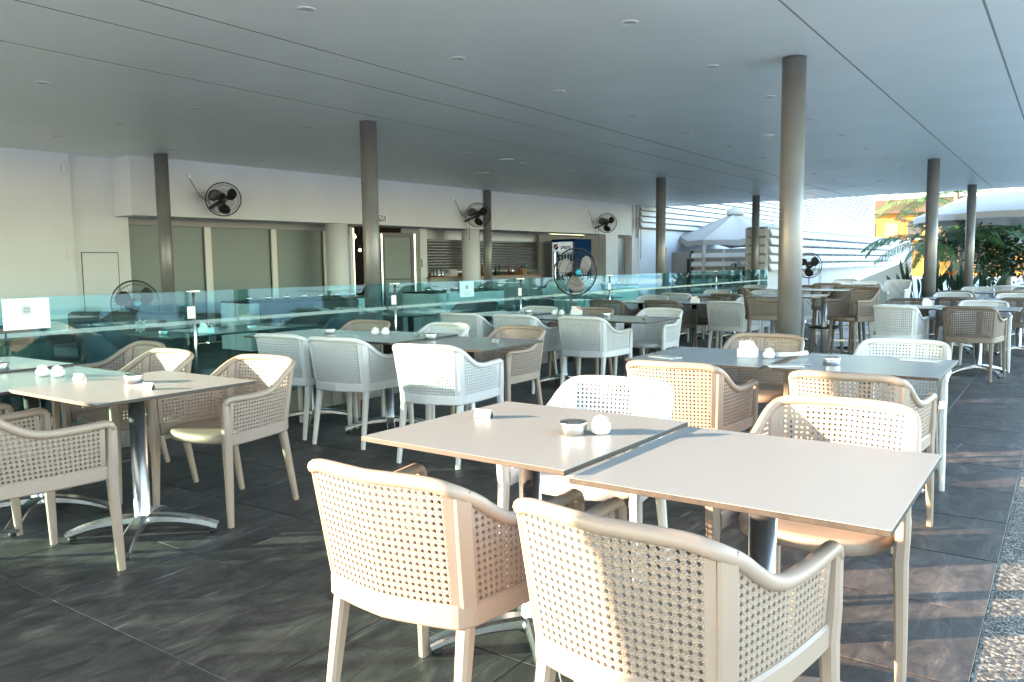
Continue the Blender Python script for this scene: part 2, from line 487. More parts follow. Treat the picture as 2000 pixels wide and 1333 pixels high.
# downlights
def downlight_proto():
    t = thing('downlight', 'x', 'ceiling light', (0, 0, H), 0, 'recessed downlights in the ceiling')
    MB().lathe([(.048, -.001), (.052, -.006), (.064, -.005), (.067, -.0005)], 24, cap0=False, cap1=False).build('rim', M['wht'], t)
    MB().lathe([(.048, -.004), (.043, -.002), (.02, -.0015)], 24, cap0=False, cap1=True).build('lens', M['frame'], t)
    return t
dl = downlight_proto()
rows = [(-4.24, 3.737, 1.603, 12, 0, 'row right of the three ceiling joints'), (-2.655, 5.306, 1.605, 11, 0, 'row beside the thickest column'),
        (-7.76, 3.708, 1.525, 12, .024, 'row just past the glass'), (-9.21, 5.229, 1.53, 11, .02, 'second row past the glass'),
        (-10.68, 5.234, 1.55, 10, .02, 'row nearest the wall')]
ords = ['first', 'second', 'third', 'fourth', 'fifth', 'sixth', 'seventh', 'eighth', 'ninth', 'tenth', 'eleventh', 'twelfth']
firstd = True
for x, y0, dy, n, sk, where in rows:
    for k in range(n):
        lab = f'round recessed ceiling light, {ords[k]} from the front, {where}'
        pos = (x + sk * k, y0 + dy * k, H)
        if firstd:
            dl.location = pos; dl['label'] = lab; firstd = False
        else: copy_thing(dl, pos, 0, lab)
sp_me = MB().lathe([(.0, -.012), (.10, -.012), (.115, -.006), (.118, -.0005)], 28, cap0=False, cap1=False).mesh('ceiling_speaker', M['ceil'])
sp_r = MB().torus(.117, .006, 28, 6, z=-.003).mesh('rim', M['frame'])
for (x, y), lab in zip([(-7.629, 10.82), (-9.051, 12.089), (-3.491, 11.061), (-3.436, 19.034), (-7.503, 18.218)],
        ['round ceiling speaker above the end of the glass balustrade', 'round ceiling speaker close to the white wall band', 'wide round ceiling speaker left of the thickest column',
         'round ceiling speaker near the far edge of the roof', 'far round ceiling speaker above the drinks fridge side']):
    t = thing('ceiling_speaker', lab, 'ceiling speaker', (x, y, H), 0, 'ceiling speakers')
    put('grille', sp_me, t); put('rim', sp_r, t)

# columns
col_me = MB().lathe([(.098, 0.001), (.098, 2.985)], 40, cap0=True, cap1=True).mesh('column_shaft', M['colm'])
colb = MB().lathe([(.115, .001), (.115, .02), (.10, .024)], 40, cap0=True).mesh('base_ring', M['steel'])
colc = MB().lathe([(.100, 2.992), (.102, 2.999)], 40, cap0=True).mesh('collar', M['shutter'])
for (x, y), lab in zip([(-1.981, 7.026), (-2.0, 15.5), (-1.955, 21.41), (-6.898, 6.963), (-6.835, 15.09), (-6.77, 20.82), (-11.192, 6.964), (-11.08, 14.94), (-10.89, 20.41), (-6.95, -1.42), (-11.25, -1.3)],
        ['thick grey brown round column standing nearest, behind the dark tables', 'grey round column in front of the spiky plants', 'far grey round column beside the large white parasol',
         'grey round column rising behind the glass by the open door', 'dark grey round column left of the canvas pavilion peak, nearer one', 'thin dark column against the pavilion roof',
         'dark column in front of the frosted windows', 'dark thin column beside the white pillar at the shutter', 'dark column between the fridge and the grey door',
         'round column of the middle row behind the viewer', 'round column of the wall row behind the viewer']):
    t = thing('column', lab, 'column', (x, y, 0), 0, 'round columns holding the roof')
    put('shaft', col_me, t); put('base_ring', colb, t); put('collar', colc, t)

# ------------------------------------------------------------------ facade (frame: origin on the wall band, +y along it, +x out to the terrace)
FO = Vector((-11.6, 6.9, 0)); FR = -math.atan(.06)
def F(n, t, z=0):
    return (FO.x + .0599 * t + .9982 * n, FO.y + .9982 * t - .0599 * n, z)
fac = thing('restaurant_facade', 'white restaurant front with a deep band, frosted windows, open door and roller shutter', 'building', FO, FR)
MB().box(-.7, 0, -.19, 14.85, 2.11, 2.999).build('wall_band', M['wall'], fac)
MB().box(-.9, -.70, -.0, 4.6, 2.0, 2.999).build('lintel', M['wallg'], fac)
MB().box(-1.2, -.5, -8.4, -.83, .0, 2.999).build('wall', M['wall'], fac)  # near end lengthened out of view to shade the rear chairs
MB().box(-1.2, -.56, -.829, .02, .0, 2.999).build('wall', M['wall'], fac)
MB().box(-3.4, -3.2, -.0, 15, 0, 2.99).build('rear_wall', M['olive'], fac)
MB().box(-3.2, -.9, 4.62, 15, 2.6, 2.7).build('inner_ceiling', M['wallg'], fac)
# access hatch
ha = MB(); ha.box(-.558, -.553, -.71, -.18, .2, 1.55); ha.build('hatch', M['wall'], fac)
hg = MB(); hg.box(-.5595, -.5565, -.722, -.168, .19, 1.562); hg.build('hatch_joint', M['gap'], fac)
# frosted windows
for a, b in ((.1, 1.41), (1.53, 2.75), (2.86, 3.95)):
    w = MB().box(-.80, -.77, a, b, .02, 2.02).build('window', M['frostw'], fac)
    g = MB()
    g.box(-.768, -.755, a, a + .015, .02, 2.02); g.box(-.768, -.755, b - .015, b, .02, 2.02); g.box(-.768, -.755, a + .015, b - .015, 2.0, 2.02); g.box(-.768, -.755, a + .015, b - .015, .02, .04)
    g.build('seal', M['dark'], w)
for a, b in ((.02, .1), (1.41, 1.53), (2.75, 2.86), (3.95, 4.05)):
    MB().box(-.82, -.72, a, b, .0, 2.105).build('mullion', M['frame'], fac)
MB().box(-.82, -.735, .1, 3.95, 2.025, 2.105).build('head_rail', M['frame'], fac)
# white round pillars under the band
for t_ in (3.89, 7.80):
    MB().lathe([(.21, 0), (.21, 2.109)], 36, cx=-.25, cy=t_, cap0=True).build('pillar', M['wall'], fac)
# recess behind: door bay
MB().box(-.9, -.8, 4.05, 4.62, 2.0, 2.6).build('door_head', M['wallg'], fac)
dfr = MB(); dfr.box(-.80, -.72, 4.62, 4.70, 0, 2.1); dfr.build('door_jamb', M['frame'], fac)
MB().box(-.755, -.725, 4.70, 4.73, 0, 2.08).build('door_edge', M['alu'], fac)
gd = MB().box(-.79, -.78, 4.1, 4.62, .02, 2.08).build('glass_panel', M['clear'], fac)
# open leaf
rot = Matrix.Translation((-.72, 5.42, 0)) @ Matrix.Rotation(radians(-22), 4, 'Z')
lf = MB()
lf.box(-.03, .03, 0, .10, .03, 2.0, mat=rot); lf.box(-.03, .03, .70, .80, .03, 2.0, mat=rot)
lf.box(-.03, .03, .10, .70, 1.9, 2.0, mat=rot); lf.box(-.03, .03, .10, .70, .03, .2, mat=rot); lf.box(-.03, .03, .10, .70, 1.0, 1.03, mat=rot)
ld = lf.build('door_leaf', M['dark'], fac)
MB().box(-.008, .008, .1, .7, .2, 1.9, mat=rot).build('pane', M['frostw'], ld)
MB().box(.032, .05, .012, .04, .1, 1.98, mat=rot).build('edge_trim', M['alu'], ld)
MB().box(.032, .05, .76, .79, .1, 1.98, mat=rot).build('edge_trim', M['alu'], ld)
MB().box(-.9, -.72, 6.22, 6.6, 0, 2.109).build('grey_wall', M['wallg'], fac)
MB().box(-.9, -.70, 6.6, 6.82, 0, 2.109).build('white_jamb', M['wall'], fac)
MB().box(-.702, -.66, 6.63, 6.74, 1.26, 1.44).build('shutter_switch', M['frame'], fac)
# roller shutter
sh = MB().box(-.86, -.82, 6.82, 11.1, 1.72, 2.109).build('roller_shutter', M['shutter'], fac)
slat = MB()
prof = [(-.80, 0), (-.775, .012), (-.768, .03), (-.775, .05), (-.80, .062)]
rings = []
for yy in (6.84, 11.08):
    rings.append([(x, yy, z) for x, z in prof])
slat.loft(rings, 0, True, True)
slat_me = slat.mesh('slat', M['shutter'])
for k in range(11):
    put('slat', slat_me, sh, (0, 0, 1.17 + k * .0655))
MB().box(-.80, -.76, 6.84, 11.08, 1.12, 1.168).build('bottom_rail', M['shutter'], sh)
MB().box(-.9, -.62, 6.82, 11.1, .0, 1.0).build('bar_counter', M['wallg'], fac)
MB().box(-.95, -.55, 6.78, 11.12, 1.0, 1.035).build('counter_top', M['wood'], fac)
MB().box(-2.4, -2.3, 6.9, 11.0, .6, 1.6).build('back_shelf', M['wood'], fac)
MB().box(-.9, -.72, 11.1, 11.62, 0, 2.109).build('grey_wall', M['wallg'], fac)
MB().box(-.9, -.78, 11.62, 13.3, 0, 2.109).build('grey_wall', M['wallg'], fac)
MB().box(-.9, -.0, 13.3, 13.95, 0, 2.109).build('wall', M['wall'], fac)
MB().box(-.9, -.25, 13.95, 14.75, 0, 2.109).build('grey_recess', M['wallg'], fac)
MB().box(-.24, -.20, 14.02, 14.68, 0, 2.02).build('service_door', M['shutter'], fac)
MB().box(-.9, -.0, 14.75, 14.95, 0, 2.999).build('wall', M['wall'], fac)
# small fittings
for n_, t_, z_, nm in ((-.55, -.92, 2.79, 'alarm_box'), (-.555, -.915, 1.50, 'wall_switch')):
    MB().cbox(-.5, -.47, t_ - .035, t_ + .035, z_ - .06, z_ + .06, .004).build(nm, M['frame'], fac)
for k in range(3):
    MB().cbox(0.0, .02, (1.02, 7.2, 12.5)[k] - .3, (1.02, 7.2, 12.5)[k] - .24, 2.71, 2.79, .004).build('socket', M['wht'], fac)
sg = MB().box(.002, .008, 4.30, 4.97, 2.16, 2.31).build('direction_sign', M['wht'], fac)
text_obj('lettering', 'PRODUCTS &\nPAYMENTS', .075, M['bluec'], sg, (.0095, 4.94, 2.235), (radians(90), 0, radians(90)), align='RIGHT', bold=.002, line=.9)
# pipes on the far wall end
pp = MB()
for dz in (0, .12): pp.tube([(.03, 14.9, 2.45 + dz), (.12, 14.95, 2.5 + dz), (.16, 15.0, 2.35 + dz), (.16, 15.0, 1.4)], .012, 6)
pp.build('cable_conduit', M['shutter'], fac)
# hanging lit bulbs inside the doorway
for i, (n_, t_, z_, r_) in enumerate(((-1.7, 5.55, 1.95, .06), (-1.9, 5.9, 1.66, .035), (-1.35, 4.75, 1.72, .03))):
    p = thing('pendant_lamp', ['large round lit bulb hanging in the open doorway', 'small lit bulb below the large one in the doorway', 'small lit bulb seen through the glass left of the doorway'][i], 'pendant lamp', F(n_, t_, z_), 0, 'lit pendant bulbs inside the doorway')
    MB().lathe([(.001, -r_), (r_ * .7, -r_ * .7), (r_, 0), (r_ * .7, r_ * .7), (.01, r_)], 14).build('bulb', M['bulb'], p)
    MB().tube([(0, 0, r_), (0, 0, 2.6 - z_)], .004, 5).build('flex', M['black'], p)
MB().box(-3.15, -3.1, 4.2, 6.3, .0, 2.5).build('curtain', M['olive'], fac)

# counter clutter: coffee machine, jars, bottles
def bottle(x, y, z, r, h, m, lab):
    b = MB().lathe([(r, 0), (r, h * .6), (r * .4, h * .78), (r * .35, h)], 12)
    o = b.build('bottle', m, None, (x, y, z)); tag(o, lab, 'bottle', 'bottles on the bar counter'); return o
dkg = mat('green_bottle', (.02, .1, .04), .2); amb = mat('amber_bottle', (.2, .07, .01), .2)
for k in range(9):
    q = F(-.75 + .1 * (k % 2), 8.4 + .26 * k, 1.036)
    bottle(*q, .035, .22 + .03 * (k % 3), [dkg, amb, M['steel'], M['black']][k % 4], f'{ords[k]} bottle from the left on the bar counter under the shutter')
cm = thing('cup_stack', 'stacks of shiny steel cups at the left end of the bar counter', 'cups', F(-.68, 7.0, 1.036))
for k in range(6):
    MB().lathe([(.035, 0), (.045, .05), (.04, .06), (.047, .12), (.042, .13), (.048, .19)], 12, (k % 3) * .1 - .05, (k // 3) * .12).build('cup', M['steel'], cm)
bxs = [('white', .18, 7.7), ('wood', .3, 10.3)]
for nm, w, t_ in bxs:
    o = MB().cbox(-w / 2, w / 2, -.12, .12, 0, .16, .008).build('storage_box', M[nm if nm != 'white' else 'wht'], None, F(-.78, t_, 1.036), (0, 0, FR)); tag(o, f'{nm if nm=="white" else "brown"} box on the bar counter below the shutter', 'box')

# ------------------------------------------------------------------ drinks fridge
fx, fy = -10.6, 18.1
fr = thing('drinks_fridge', 'tall blue drinks fridge with a lit glass door and a cola logo', 'fridge', (fx, fy, 0))
W_, D_ = .72, .86
b = MB(); b.box(-W_, -W_ + .03, 0, D_, .05, 1.94); b.box(-.03, 0, 0, D_, .05, 1.94); b.box(-W_ + .03, -.03, D_ - .04, D_, .05, 1.94)
b.box(-W_ + .03, -.03, .0, D_ - .04, 1.88, 1.94); b.box(-W_ + .03, -.03, 0, D_ - .04, .05, .25)
b.build('body', M['bluec'], fr)
MB().box(-W_ + .031, -.031, .3, D_ - .041, .251, 1.879).build('liner', M['fridgein'], fr)
hd = MB().box(-W_ + .06, -.04, -.03, -.004, 1.62, 1.86).build('header_panel', M['fridgein'], fr)
dr_ = MB().box(-W_ + .05, -.05, -.02, -.005, .3, 1.61).build('glass_door', M['clear'], fr)
MB().box(-W_ + .035, -W_ + .055, -.032, -.002, .28, 1.87).build('door_trim', M['wht'], dr_)
MB().box(-.055, -.035, -.032, -.002, .28, 1.87).build('door_trim', M['dark'], dr_)
MB().box(-W_ + .07, -W_ + .10, .03, .06, .3, 1.6).build('lamp_tube', M['tubelit'], fr)
for k in range(4):
    s_ = MB().box(-W_ + .04, -.04, .05, .29, .55 + k * .27, .56 + k * .27).build('shelf', M['frame'], fr)
drk = [M['red'], dkg, amb, M['bluec']]
for k in range(4):
    g = MB()
    for q in range(6):
        g.lathe([(.03, 0), (.03, .14), (.012, .19)], 8, -W_ + .14 + q * .09, .17)
    tag(g.build('bottles', drk[k], fr, (0, 0, .561 + k * .27)), kind='stuff')
text_obj('lettering', 'pepsi', .15, M['bluec'], hd, (-.26, -.0325, 1.735), (radians(90), 0, 0), bold=.003)
lg = Matrix.Translation((-.56, -.033, 1.745)) @ Matrix.Rotation(radians(90), 4, 'X') @ Matrix.Rotation(radians(20), 4, 'Z')
def disc_band(y0f, y1f, m_, R=.075, dz=0):
    b = MB(); n = 20; top = []; bot = []
    for i in range(n + 1):
        x = -R + 2 * R * i / n; c = sqrt(max(0, R * R - x * x))
        lo = max(-c, min(c, y0f(x / R) * R)); hi = max(-c, min(c, y1f(x / R) * R))
        bot.append(b.vert(lg @ Vector((x, lo, dz)))); top.append(b.vert(lg @ Vector((x, hi, dz))))
    for i in range(n): b.face([bot[i], bot[i + 1], top[i + 1], top[i]])
    return b.build('emblem', m_, hd)
disc_band(lambda x: .12 + .25 * sin(x * 2), lambda x: 2, M['red'])
disc_band(lambda x: -.25 + .1 * sin(x * 2), lambda x: .12 + .25 * sin(x * 2), M['wht'])
disc_band(lambda x: -2, lambda x: -.25 + .1 * sin(x * 2), M['bluec'], dz=.0005)
text_obj('lettering', 'PEPSI', .40, M['wht'], fr, (.002, .45, .95), (radians(90), radians(90), radians(90)), bold=.004)

# ------------------------------------------------------------------ glass balustrade on its stone plinth
GX = -5.75
pl = MB()
for k in range(8): pl.cbox(GX - .13, GX + .13, -3 + k * 2.75 + .002, -3 + (k + 1) * 2.75 - .002, 0, .215, .004)
pl = thing('glass_balustrade', 'long teal glass balustrade on a low grey stone plinth, frosted stripe along it', 'balustrade', (GX, 0, 0))
for k in range(8):
    y0, y1 = -3 + k * 2.7, -3 + (k + 1) * 2.7
    MB().cbox(-.13, .13, y0 + .002, y1 - .002, 0, .215, .004).build('plinth_stone', M['plinth'], pl)
ys = [-3 + 1.8 * k for k in range(13)]
for a, b_ in zip(ys, ys[1:]):
    g = MB().box(-.006, .006, a + .006, b_ - .006, .2155, 1.118).build('glass_pane', M['teal'], pl)
    MB().box(.0066, .0076, a + .008, b_ - .008, .855, .885).build('frosted_stripe', M['frost'], g)
for a, b_ in zip(ys, ys[1:]):
    for q in (a + .25, b_ - .25):
        MB().cbox(-.022, .022, q - .04, q + .04, .216, .29, .004).build('clamp', M['steel'], pl)
# ship wheel emblems on the stripe
def wheel(y):
    w = MB(); mt_ = Matrix.Translation((.009, y, .87)) @ Matrix.Rotation(radians(90), 4, 'Y')
    w.torus(.038, .004, 24, 5, mt_); w.torus(.016, .003, 14, 5, mt_)
    for k in range(8):
        a = k * pi / 4
        w.tube([(mt_ @ Vector((.012 * cos(a), .012 * sin(a), 0))), (mt_ @ Vector((.06 * cos(a), .06 * sin(a), 0)))], .0032, 5)
    return w.build('wheel_emblem', M['frost'], pl)
for y in (3.33, 5.63, 6.9, 10.2): wheel(y)

# notices taped to the glass
def notice(y0, y1, z0, z1, lab, tint):
    t = thing('notice', lab, 'notice', (GX + .012, (y0 + y1) / 2, (z0 + z1) / 2), 0)
    w, h = (y1 - y0) / 2, (z1 - z0) / 2
    MB().box(0, .002, -w, w, -h, h).build('sheet', tint, t)
    e = MB(); mt_ = Matrix.Translation((.0028, 0, h * .25)) @ Matrix.Rotation(radians(90), 4, 'Y')
    e.torus(h * .30, h * .02, 24, 4, mt_); e.torus(h * .2, h * .03, 20, 4, mt_)
    for k in range(4):
        a = k * pi / 2 + pi / 4
        e.lathe([(h * .07, 0), (.001, .0006)], 10, h * .1 * cos(a), h * .1 * sin(a), mat=mt_, cap0=False, cap1=False)
    e.build('emblem', M['ink'], t)
    ln = MB()
    for k in range(6):
        q = -h * .32 - k * h * .1; u = w * (.62 - .12 * (k % 3))
        ln.box(.0022, .0026, -u, u, q, q + .0022)
    ln.build('text_lines', M['ink'], t)
notice(2.386, 2.683, .906, 1.113, 'white paper notice with a round emblem, taped to the glass at the far left', M['paper'])
notice(7.187, 7.452, .932, 1.112, 'pale blue paper notice on the glass in front of the white pillar', mat('blue_paper', (.45, .68, .72), .7))
# brushed posts with flat heads and a little white card
for y, lab in ((3.763, 'nearest'), (6.074, 'second'), (8.37, 'third'), (10.76, 'fourth'), (15.2, 'farthest')):
    t = thing('menu_post', f'slim steel post with flat head and white card at the glass, {lab} one', 'card post', (GX + .05, y, 0), 0, 'slim steel posts along the glass')
    MB().lathe([(.011, .216), (.011, 1.11)], 10, 0, 0).build('post', M['steel'], t)
    MB().cbox(-.03, .025, -.045, .045, 1.112, 1.124, .002).build('head_plate', M['steel'], t)
    c_ = MB().cbox(.0125, .0155, -.07, .0, .905, 1.0, .0008).build('card', M['paper'], t)
    MB().box(.0157, .0162, -.05, -.02, .93, .975).build('print', M['frame'], c_)

# ------------------------------------------------------------------ cane pattern armchair
def interp(xs_, ys_, x):
    for i in range(len(xs_) - 1):
        if x <= xs_[i + 1]:
            t = (x - xs_[i]) / (xs_[i + 1] - xs_[i]); t = max(0, min(1, t))
            # monotone-ish smooth
            m0 = (ys_[i + 1] - ys_[i - 1]) / (xs_[i + 1] - xs_[i - 1]) if i > 0 else 0
            m1 = (ys_[i + 2] - ys_[i]) / (xs_[i + 2] - xs_[i]) if i + 2 < len(xs_) else 0
            d = xs_[i + 1] - xs_[i]
            return (2 * t**3 - 3 * t**2 + 1) * ys_[i] + (t**3 - 2 * t**2 + t) * d * m0 + (-2 * t**3 + 3 * t**2) * ys_[i + 1] + (t**3 - t**2) * d * m1
    return ys_[-1]
def zt(s):
    return interp([0, .6, .84, 1.0, 1.12, 1.22, 1.32, 1.42, 1.55, 1.8, 2.0], [.800, .799, .793, .777, .749, .712, .680, .662, .655, .657, .660], abs(s))
def plan(s, top):
    sg_ = 1 if s >= 0 else -1; s = abs(s)
    def raw(q):
        q = abs(q) if q < 0 else q
        if top: A, B, Cc, bul = (0, -.292), (.243, -.272), (.300, .235), .022
        else: A, B, Cc, bul = (0, -.232), (.222, -.212), (.276, .235), .022
        if q <= 1: return (B[0] * q, A[1] * (1 - q) + B[1] * q - bul * (1 - q * q))
        q -= 1
        return (B[0] + (Cc[0] - B[0]) * q + .012 * sin(pi * min(1, q)), B[1] + (Cc[1] - B[1]) * q)
    ws = [-.10, -.05, 0, .05, .10]
    w = [(.5 if s + a < 1 else .28) * 0 + 1 for a in ws]
    if s < .85 or s > 1.15: return (sg_ * raw(s)[0], raw(s)[1])
    x = y = 0
    k = min(1, min(s - .85, 1.15 - s) / .1)
    for a in ws:
        r = raw(s + a * k); x += r[0] / 5; y += r[1] / 5
    return (sg_ * x, y)
def shell(s, z, off=0):
    b_, t_ = plan(s, False), plan(s, True)
    k = (z - .42) / .38
    p = Vector((b_[0] + (t_[0] - b_[0]) * k, b_[1] + (t_[1] - b_[1]) * k, z))
    if off:
        e = .02
        a1, a2 = plan(s - e, False), plan(s + e, False)
        tn = Vector((a2[0] - a1[0], a2[1] - a1[1], 0)).normalized()
        nrm = Vector((tn.y, -tn.x, 0))
        p += nrm * off
    return p
def cane_panel(s0, s1, z0, cols, mw):
    """perforated sheet: octagonal holes; slot 0 smooth resin (inside), slot 1 woven relief (outside)"""
    b = MB(); th = .0035
    pz = .0190
    rows_ = 18
    def V(u, v, off):
        s = s0 + (s1 - s0) * u / cols; z = z0 + v * pz
        z = min(z, zt(s) - .012)
        return b.vert(shell(s, z, off))
    r = .275
    oc = [(r * cos(pi / 8 + k * pi / 4), r * sin(pi / 8 + k * pi / 4)) for k in range(8)]
    sq = [(.5, .207), (.207, .5), (-.207, .5), (-.5, .207), (-.5, -.207), (-.207, -.5), (.207, -.5), (.5, -.207)]
    cor = [(.5, .5), (-.5, .5), (-.5, -.5), (.5, -.5)]
    for i in range(cols):
        for j in range(rows_):
            cs = s0 + (s1 - s0) * (i + .5) / cols
            zc = z0 + (j + .5) * pz
            ztop = zt(cs) - .012
            if zc - .5 * pz >= ztop - .001: continue
            full = zc + .6 * pz < ztop and 0 < i < cols - 1
            cx, cy = i + .5, j + .5
            for off, mi in ((th, 1), (-th, 0)):
                if full:
                    O = [V(cx + a, cy + c, off) for a, c in oc]
                    Q = [V(cx + a, cy + c, off) for a, c in sq]
                    K = [V(cx + a, cy + c, off) for a, c in cor]
                    uo = [(cx + a, cy + c) for a, c in oc]; uq = [(cx + a, cy + c) for a, c in sq]; uk = [(cx + a, cy + c) for a, c in cor]
                    fl = off > 0
                    def add(ix, us):
                        if fl: b.face(ix, mi, us)
                        else: b.face(ix[::-1], mi, us[::-1])
                    for k in range(8):
                        n_ = (k + 1) % 8
                        add([O[k], Q[k], Q[n_], O[n_]], [uo[k], uq[k], uq[n_], uo[n_]])
                    for k, (a, c) in enumerate(((0, 1), (2, 3), (4, 5), (6, 7))):
                        add([Q[a], K[k], Q[c]], [uq[a], uk[k], uq[c]])
                    if fl: Oo = O
                    else:
                        for k in range(8):
                            n_ = (k + 1) % 8
                            b.face([Oo[k], Oo[n_], O[n_], O[k]], 0)
                else:
                    K = [V(cx + a, cy + c, off) for a, c in cor]; uk = [(cx + a, cy + c) for a, c in cor]
                    b.face(K if off > 0 else K[::-1], 0, uk if off > 0 else uk[::-1])
    return b

def chair_meshes():
    out = {}
    # rim
    r = MB(); N = 72
    pts, sides, w, h = [], [], [], []
    for i in range(N + 1):
        s = -1.985 + 3.97 * i / N
        pts.append(shell(s, zt(s) - .014)); sides.append(shell(s, .6, .1) - shell(s, .6))
        w.append(.034 + .008 * min(1, max(0, abs(s) - 1.2) * 4)); h.append(.036)
    for sgn in (1, -1):
        e = shell(1.985 * sgn, zt(1.985) - .014)
        ex = [(e + Vector((0, .016, -.006))), (e + Vector((0, .024, -.026)))]
        if sgn > 0:
            pts += ex; sides += [sides[-1]] * 2; w += [.042, .042]; h += [.034, .036]
        else:
            pts = ex[::-1] + pts; sides = [sides[0]] * 2 + sides; w = [.042, .042] + w; h = [.036, .034] + h
    r.sweep(pts, sides, w, h, 'ell', 10)
    # bottom rail
    pts, sides = [], []
    for i in range(N + 1):
        s = -1.97 + 3.94 * i / N
        pts.append(shell(s, .437)); sides.append(shell(s, .6, .1) - shell(s, .6))
    r.sweep(pts, sides, .030, .062, 'rect')
    # rear corner posts
    for sgn in (1, -1):
        pts = [shell(sgn * (1.0 + .03), .43 + (zt(1.03) - .44) * k / 8) for k in range(9)]
        sd = shell(sgn, .6, .1) - shell(sgn, .6)
        r.sweep(pts, [sd] * 9, .024, .046, 'rect')
    # screw dot on rear rim
    out['frame'] = r
    # seat
    st = MB(); rings = []
    def outline(k, dz):
        pts = []
        n = 32
        for i in range(n):
            a = 2 * pi * i / n
            ca, sa = cos(a), sin(a)
            ex = .62
            x = math.copysign(abs(ca) ** ex, ca) * (.243 - .022 * (sa < 0) * abs(sa)) ; y = .02 + math.copysign(abs(sa) ** ex, sa) * .232
            if sa > 0: y += .022 * (1 - (x / .25) ** 2)
            x *= k; y = .02 + (y - .02) * k
            dip = -.008 * max(0, 1 - (x / .22) ** 2 - ((y) / .22) ** 2)
            pts.append((x, y, dz + (dip if dz > .44 else 0)))
        return pts
    for k, dz in ((.94, .405), (.985, .412), (1.0, .43), (.995, .445), (.97, .453), (.9, .456), (.6, .456), (.3, .456), (.02, .456)):
        rings.append(outline(k, dz))
    st.loft(rings)
    out['seat'] = st
    out['backrest'] = cane_panel(-.955, .955, .465, 24, None)
    out['side_panel_r'] = cane_panel(1.06, 1.965, .465, 22, None)
    out['side_panel_l'] = cane_panel(-1.965, -1.06, .465, 22, None)
    def leg(a, b_, w0, w1):
        l = MB(); pts = [Vector(a).lerp(Vector(b_), k / 5) for k in range(6)]
        ws = [w0 + (w1 - w0) * k / 5 for k in range(6)]
        l.sweep(pts, Vector((1, 0, 0)), ws, [x * 1.05 for x in ws], 'rect')
        return l
    for sgn, nm in ((1, 'r'), (-1, 'l')):
        f = MB()
        e = shell(1.985 * sgn, .62)
        pts = [Vector((e.x, e.y + .022, .632)), Vector((e.x + .0 * sgn, e.y + .018, .50)), Vector((e.x - .004 * sgn, e.y + .014, .42)), Vector((.292 * sgn, .246, .2)), Vector((.297 * sgn, .252, .001))]
        f.sweep(pts, Vector((1, 0, 0)), [.036, .038, .040, .034, .027], [.036, .044, .048, .038, .030], 'rect')
        out['front_leg_' + nm] = f
        c = shell(1.0 * sgn, .42)
        out['rear_leg_' + nm] = leg((c.x - .008 * sgn, c.y + .012, .425), (.222 * sgn, -.262, .001), .042, .027)
    return out
CH = chair_meshes()
def make_chair(kind, label, group, loc, rz):
    base, wv = M[kind], M[kind + '_w']
    t = thing('armchair', label, 'armchair', loc, rz, group)
    names = {'frame': 'frame', 'seat': 'seat', 'backrest': 'backrest', 'side_panel_r': 'side_panel', 'side_panel_l': 'side_panel', 'front_leg_r': 'leg', 'front_leg_l': 'leg', 'rear_leg_r': 'leg', 'rear_leg_l': 'leg'}
    for k, nm in names.items():
        CH[k].build(nm, [base, wv], t)
    return t
protos = {}
def chair(kind, x, y, deg, label, group):
    rz = radians(deg)
    if kind not in protos:
        protos[kind] = make_chair(kind, label, group, (x, y, 0), rz); return protos[kind]
    return copy_thing(protos[kind], (x, y, 0), rz, label, group)

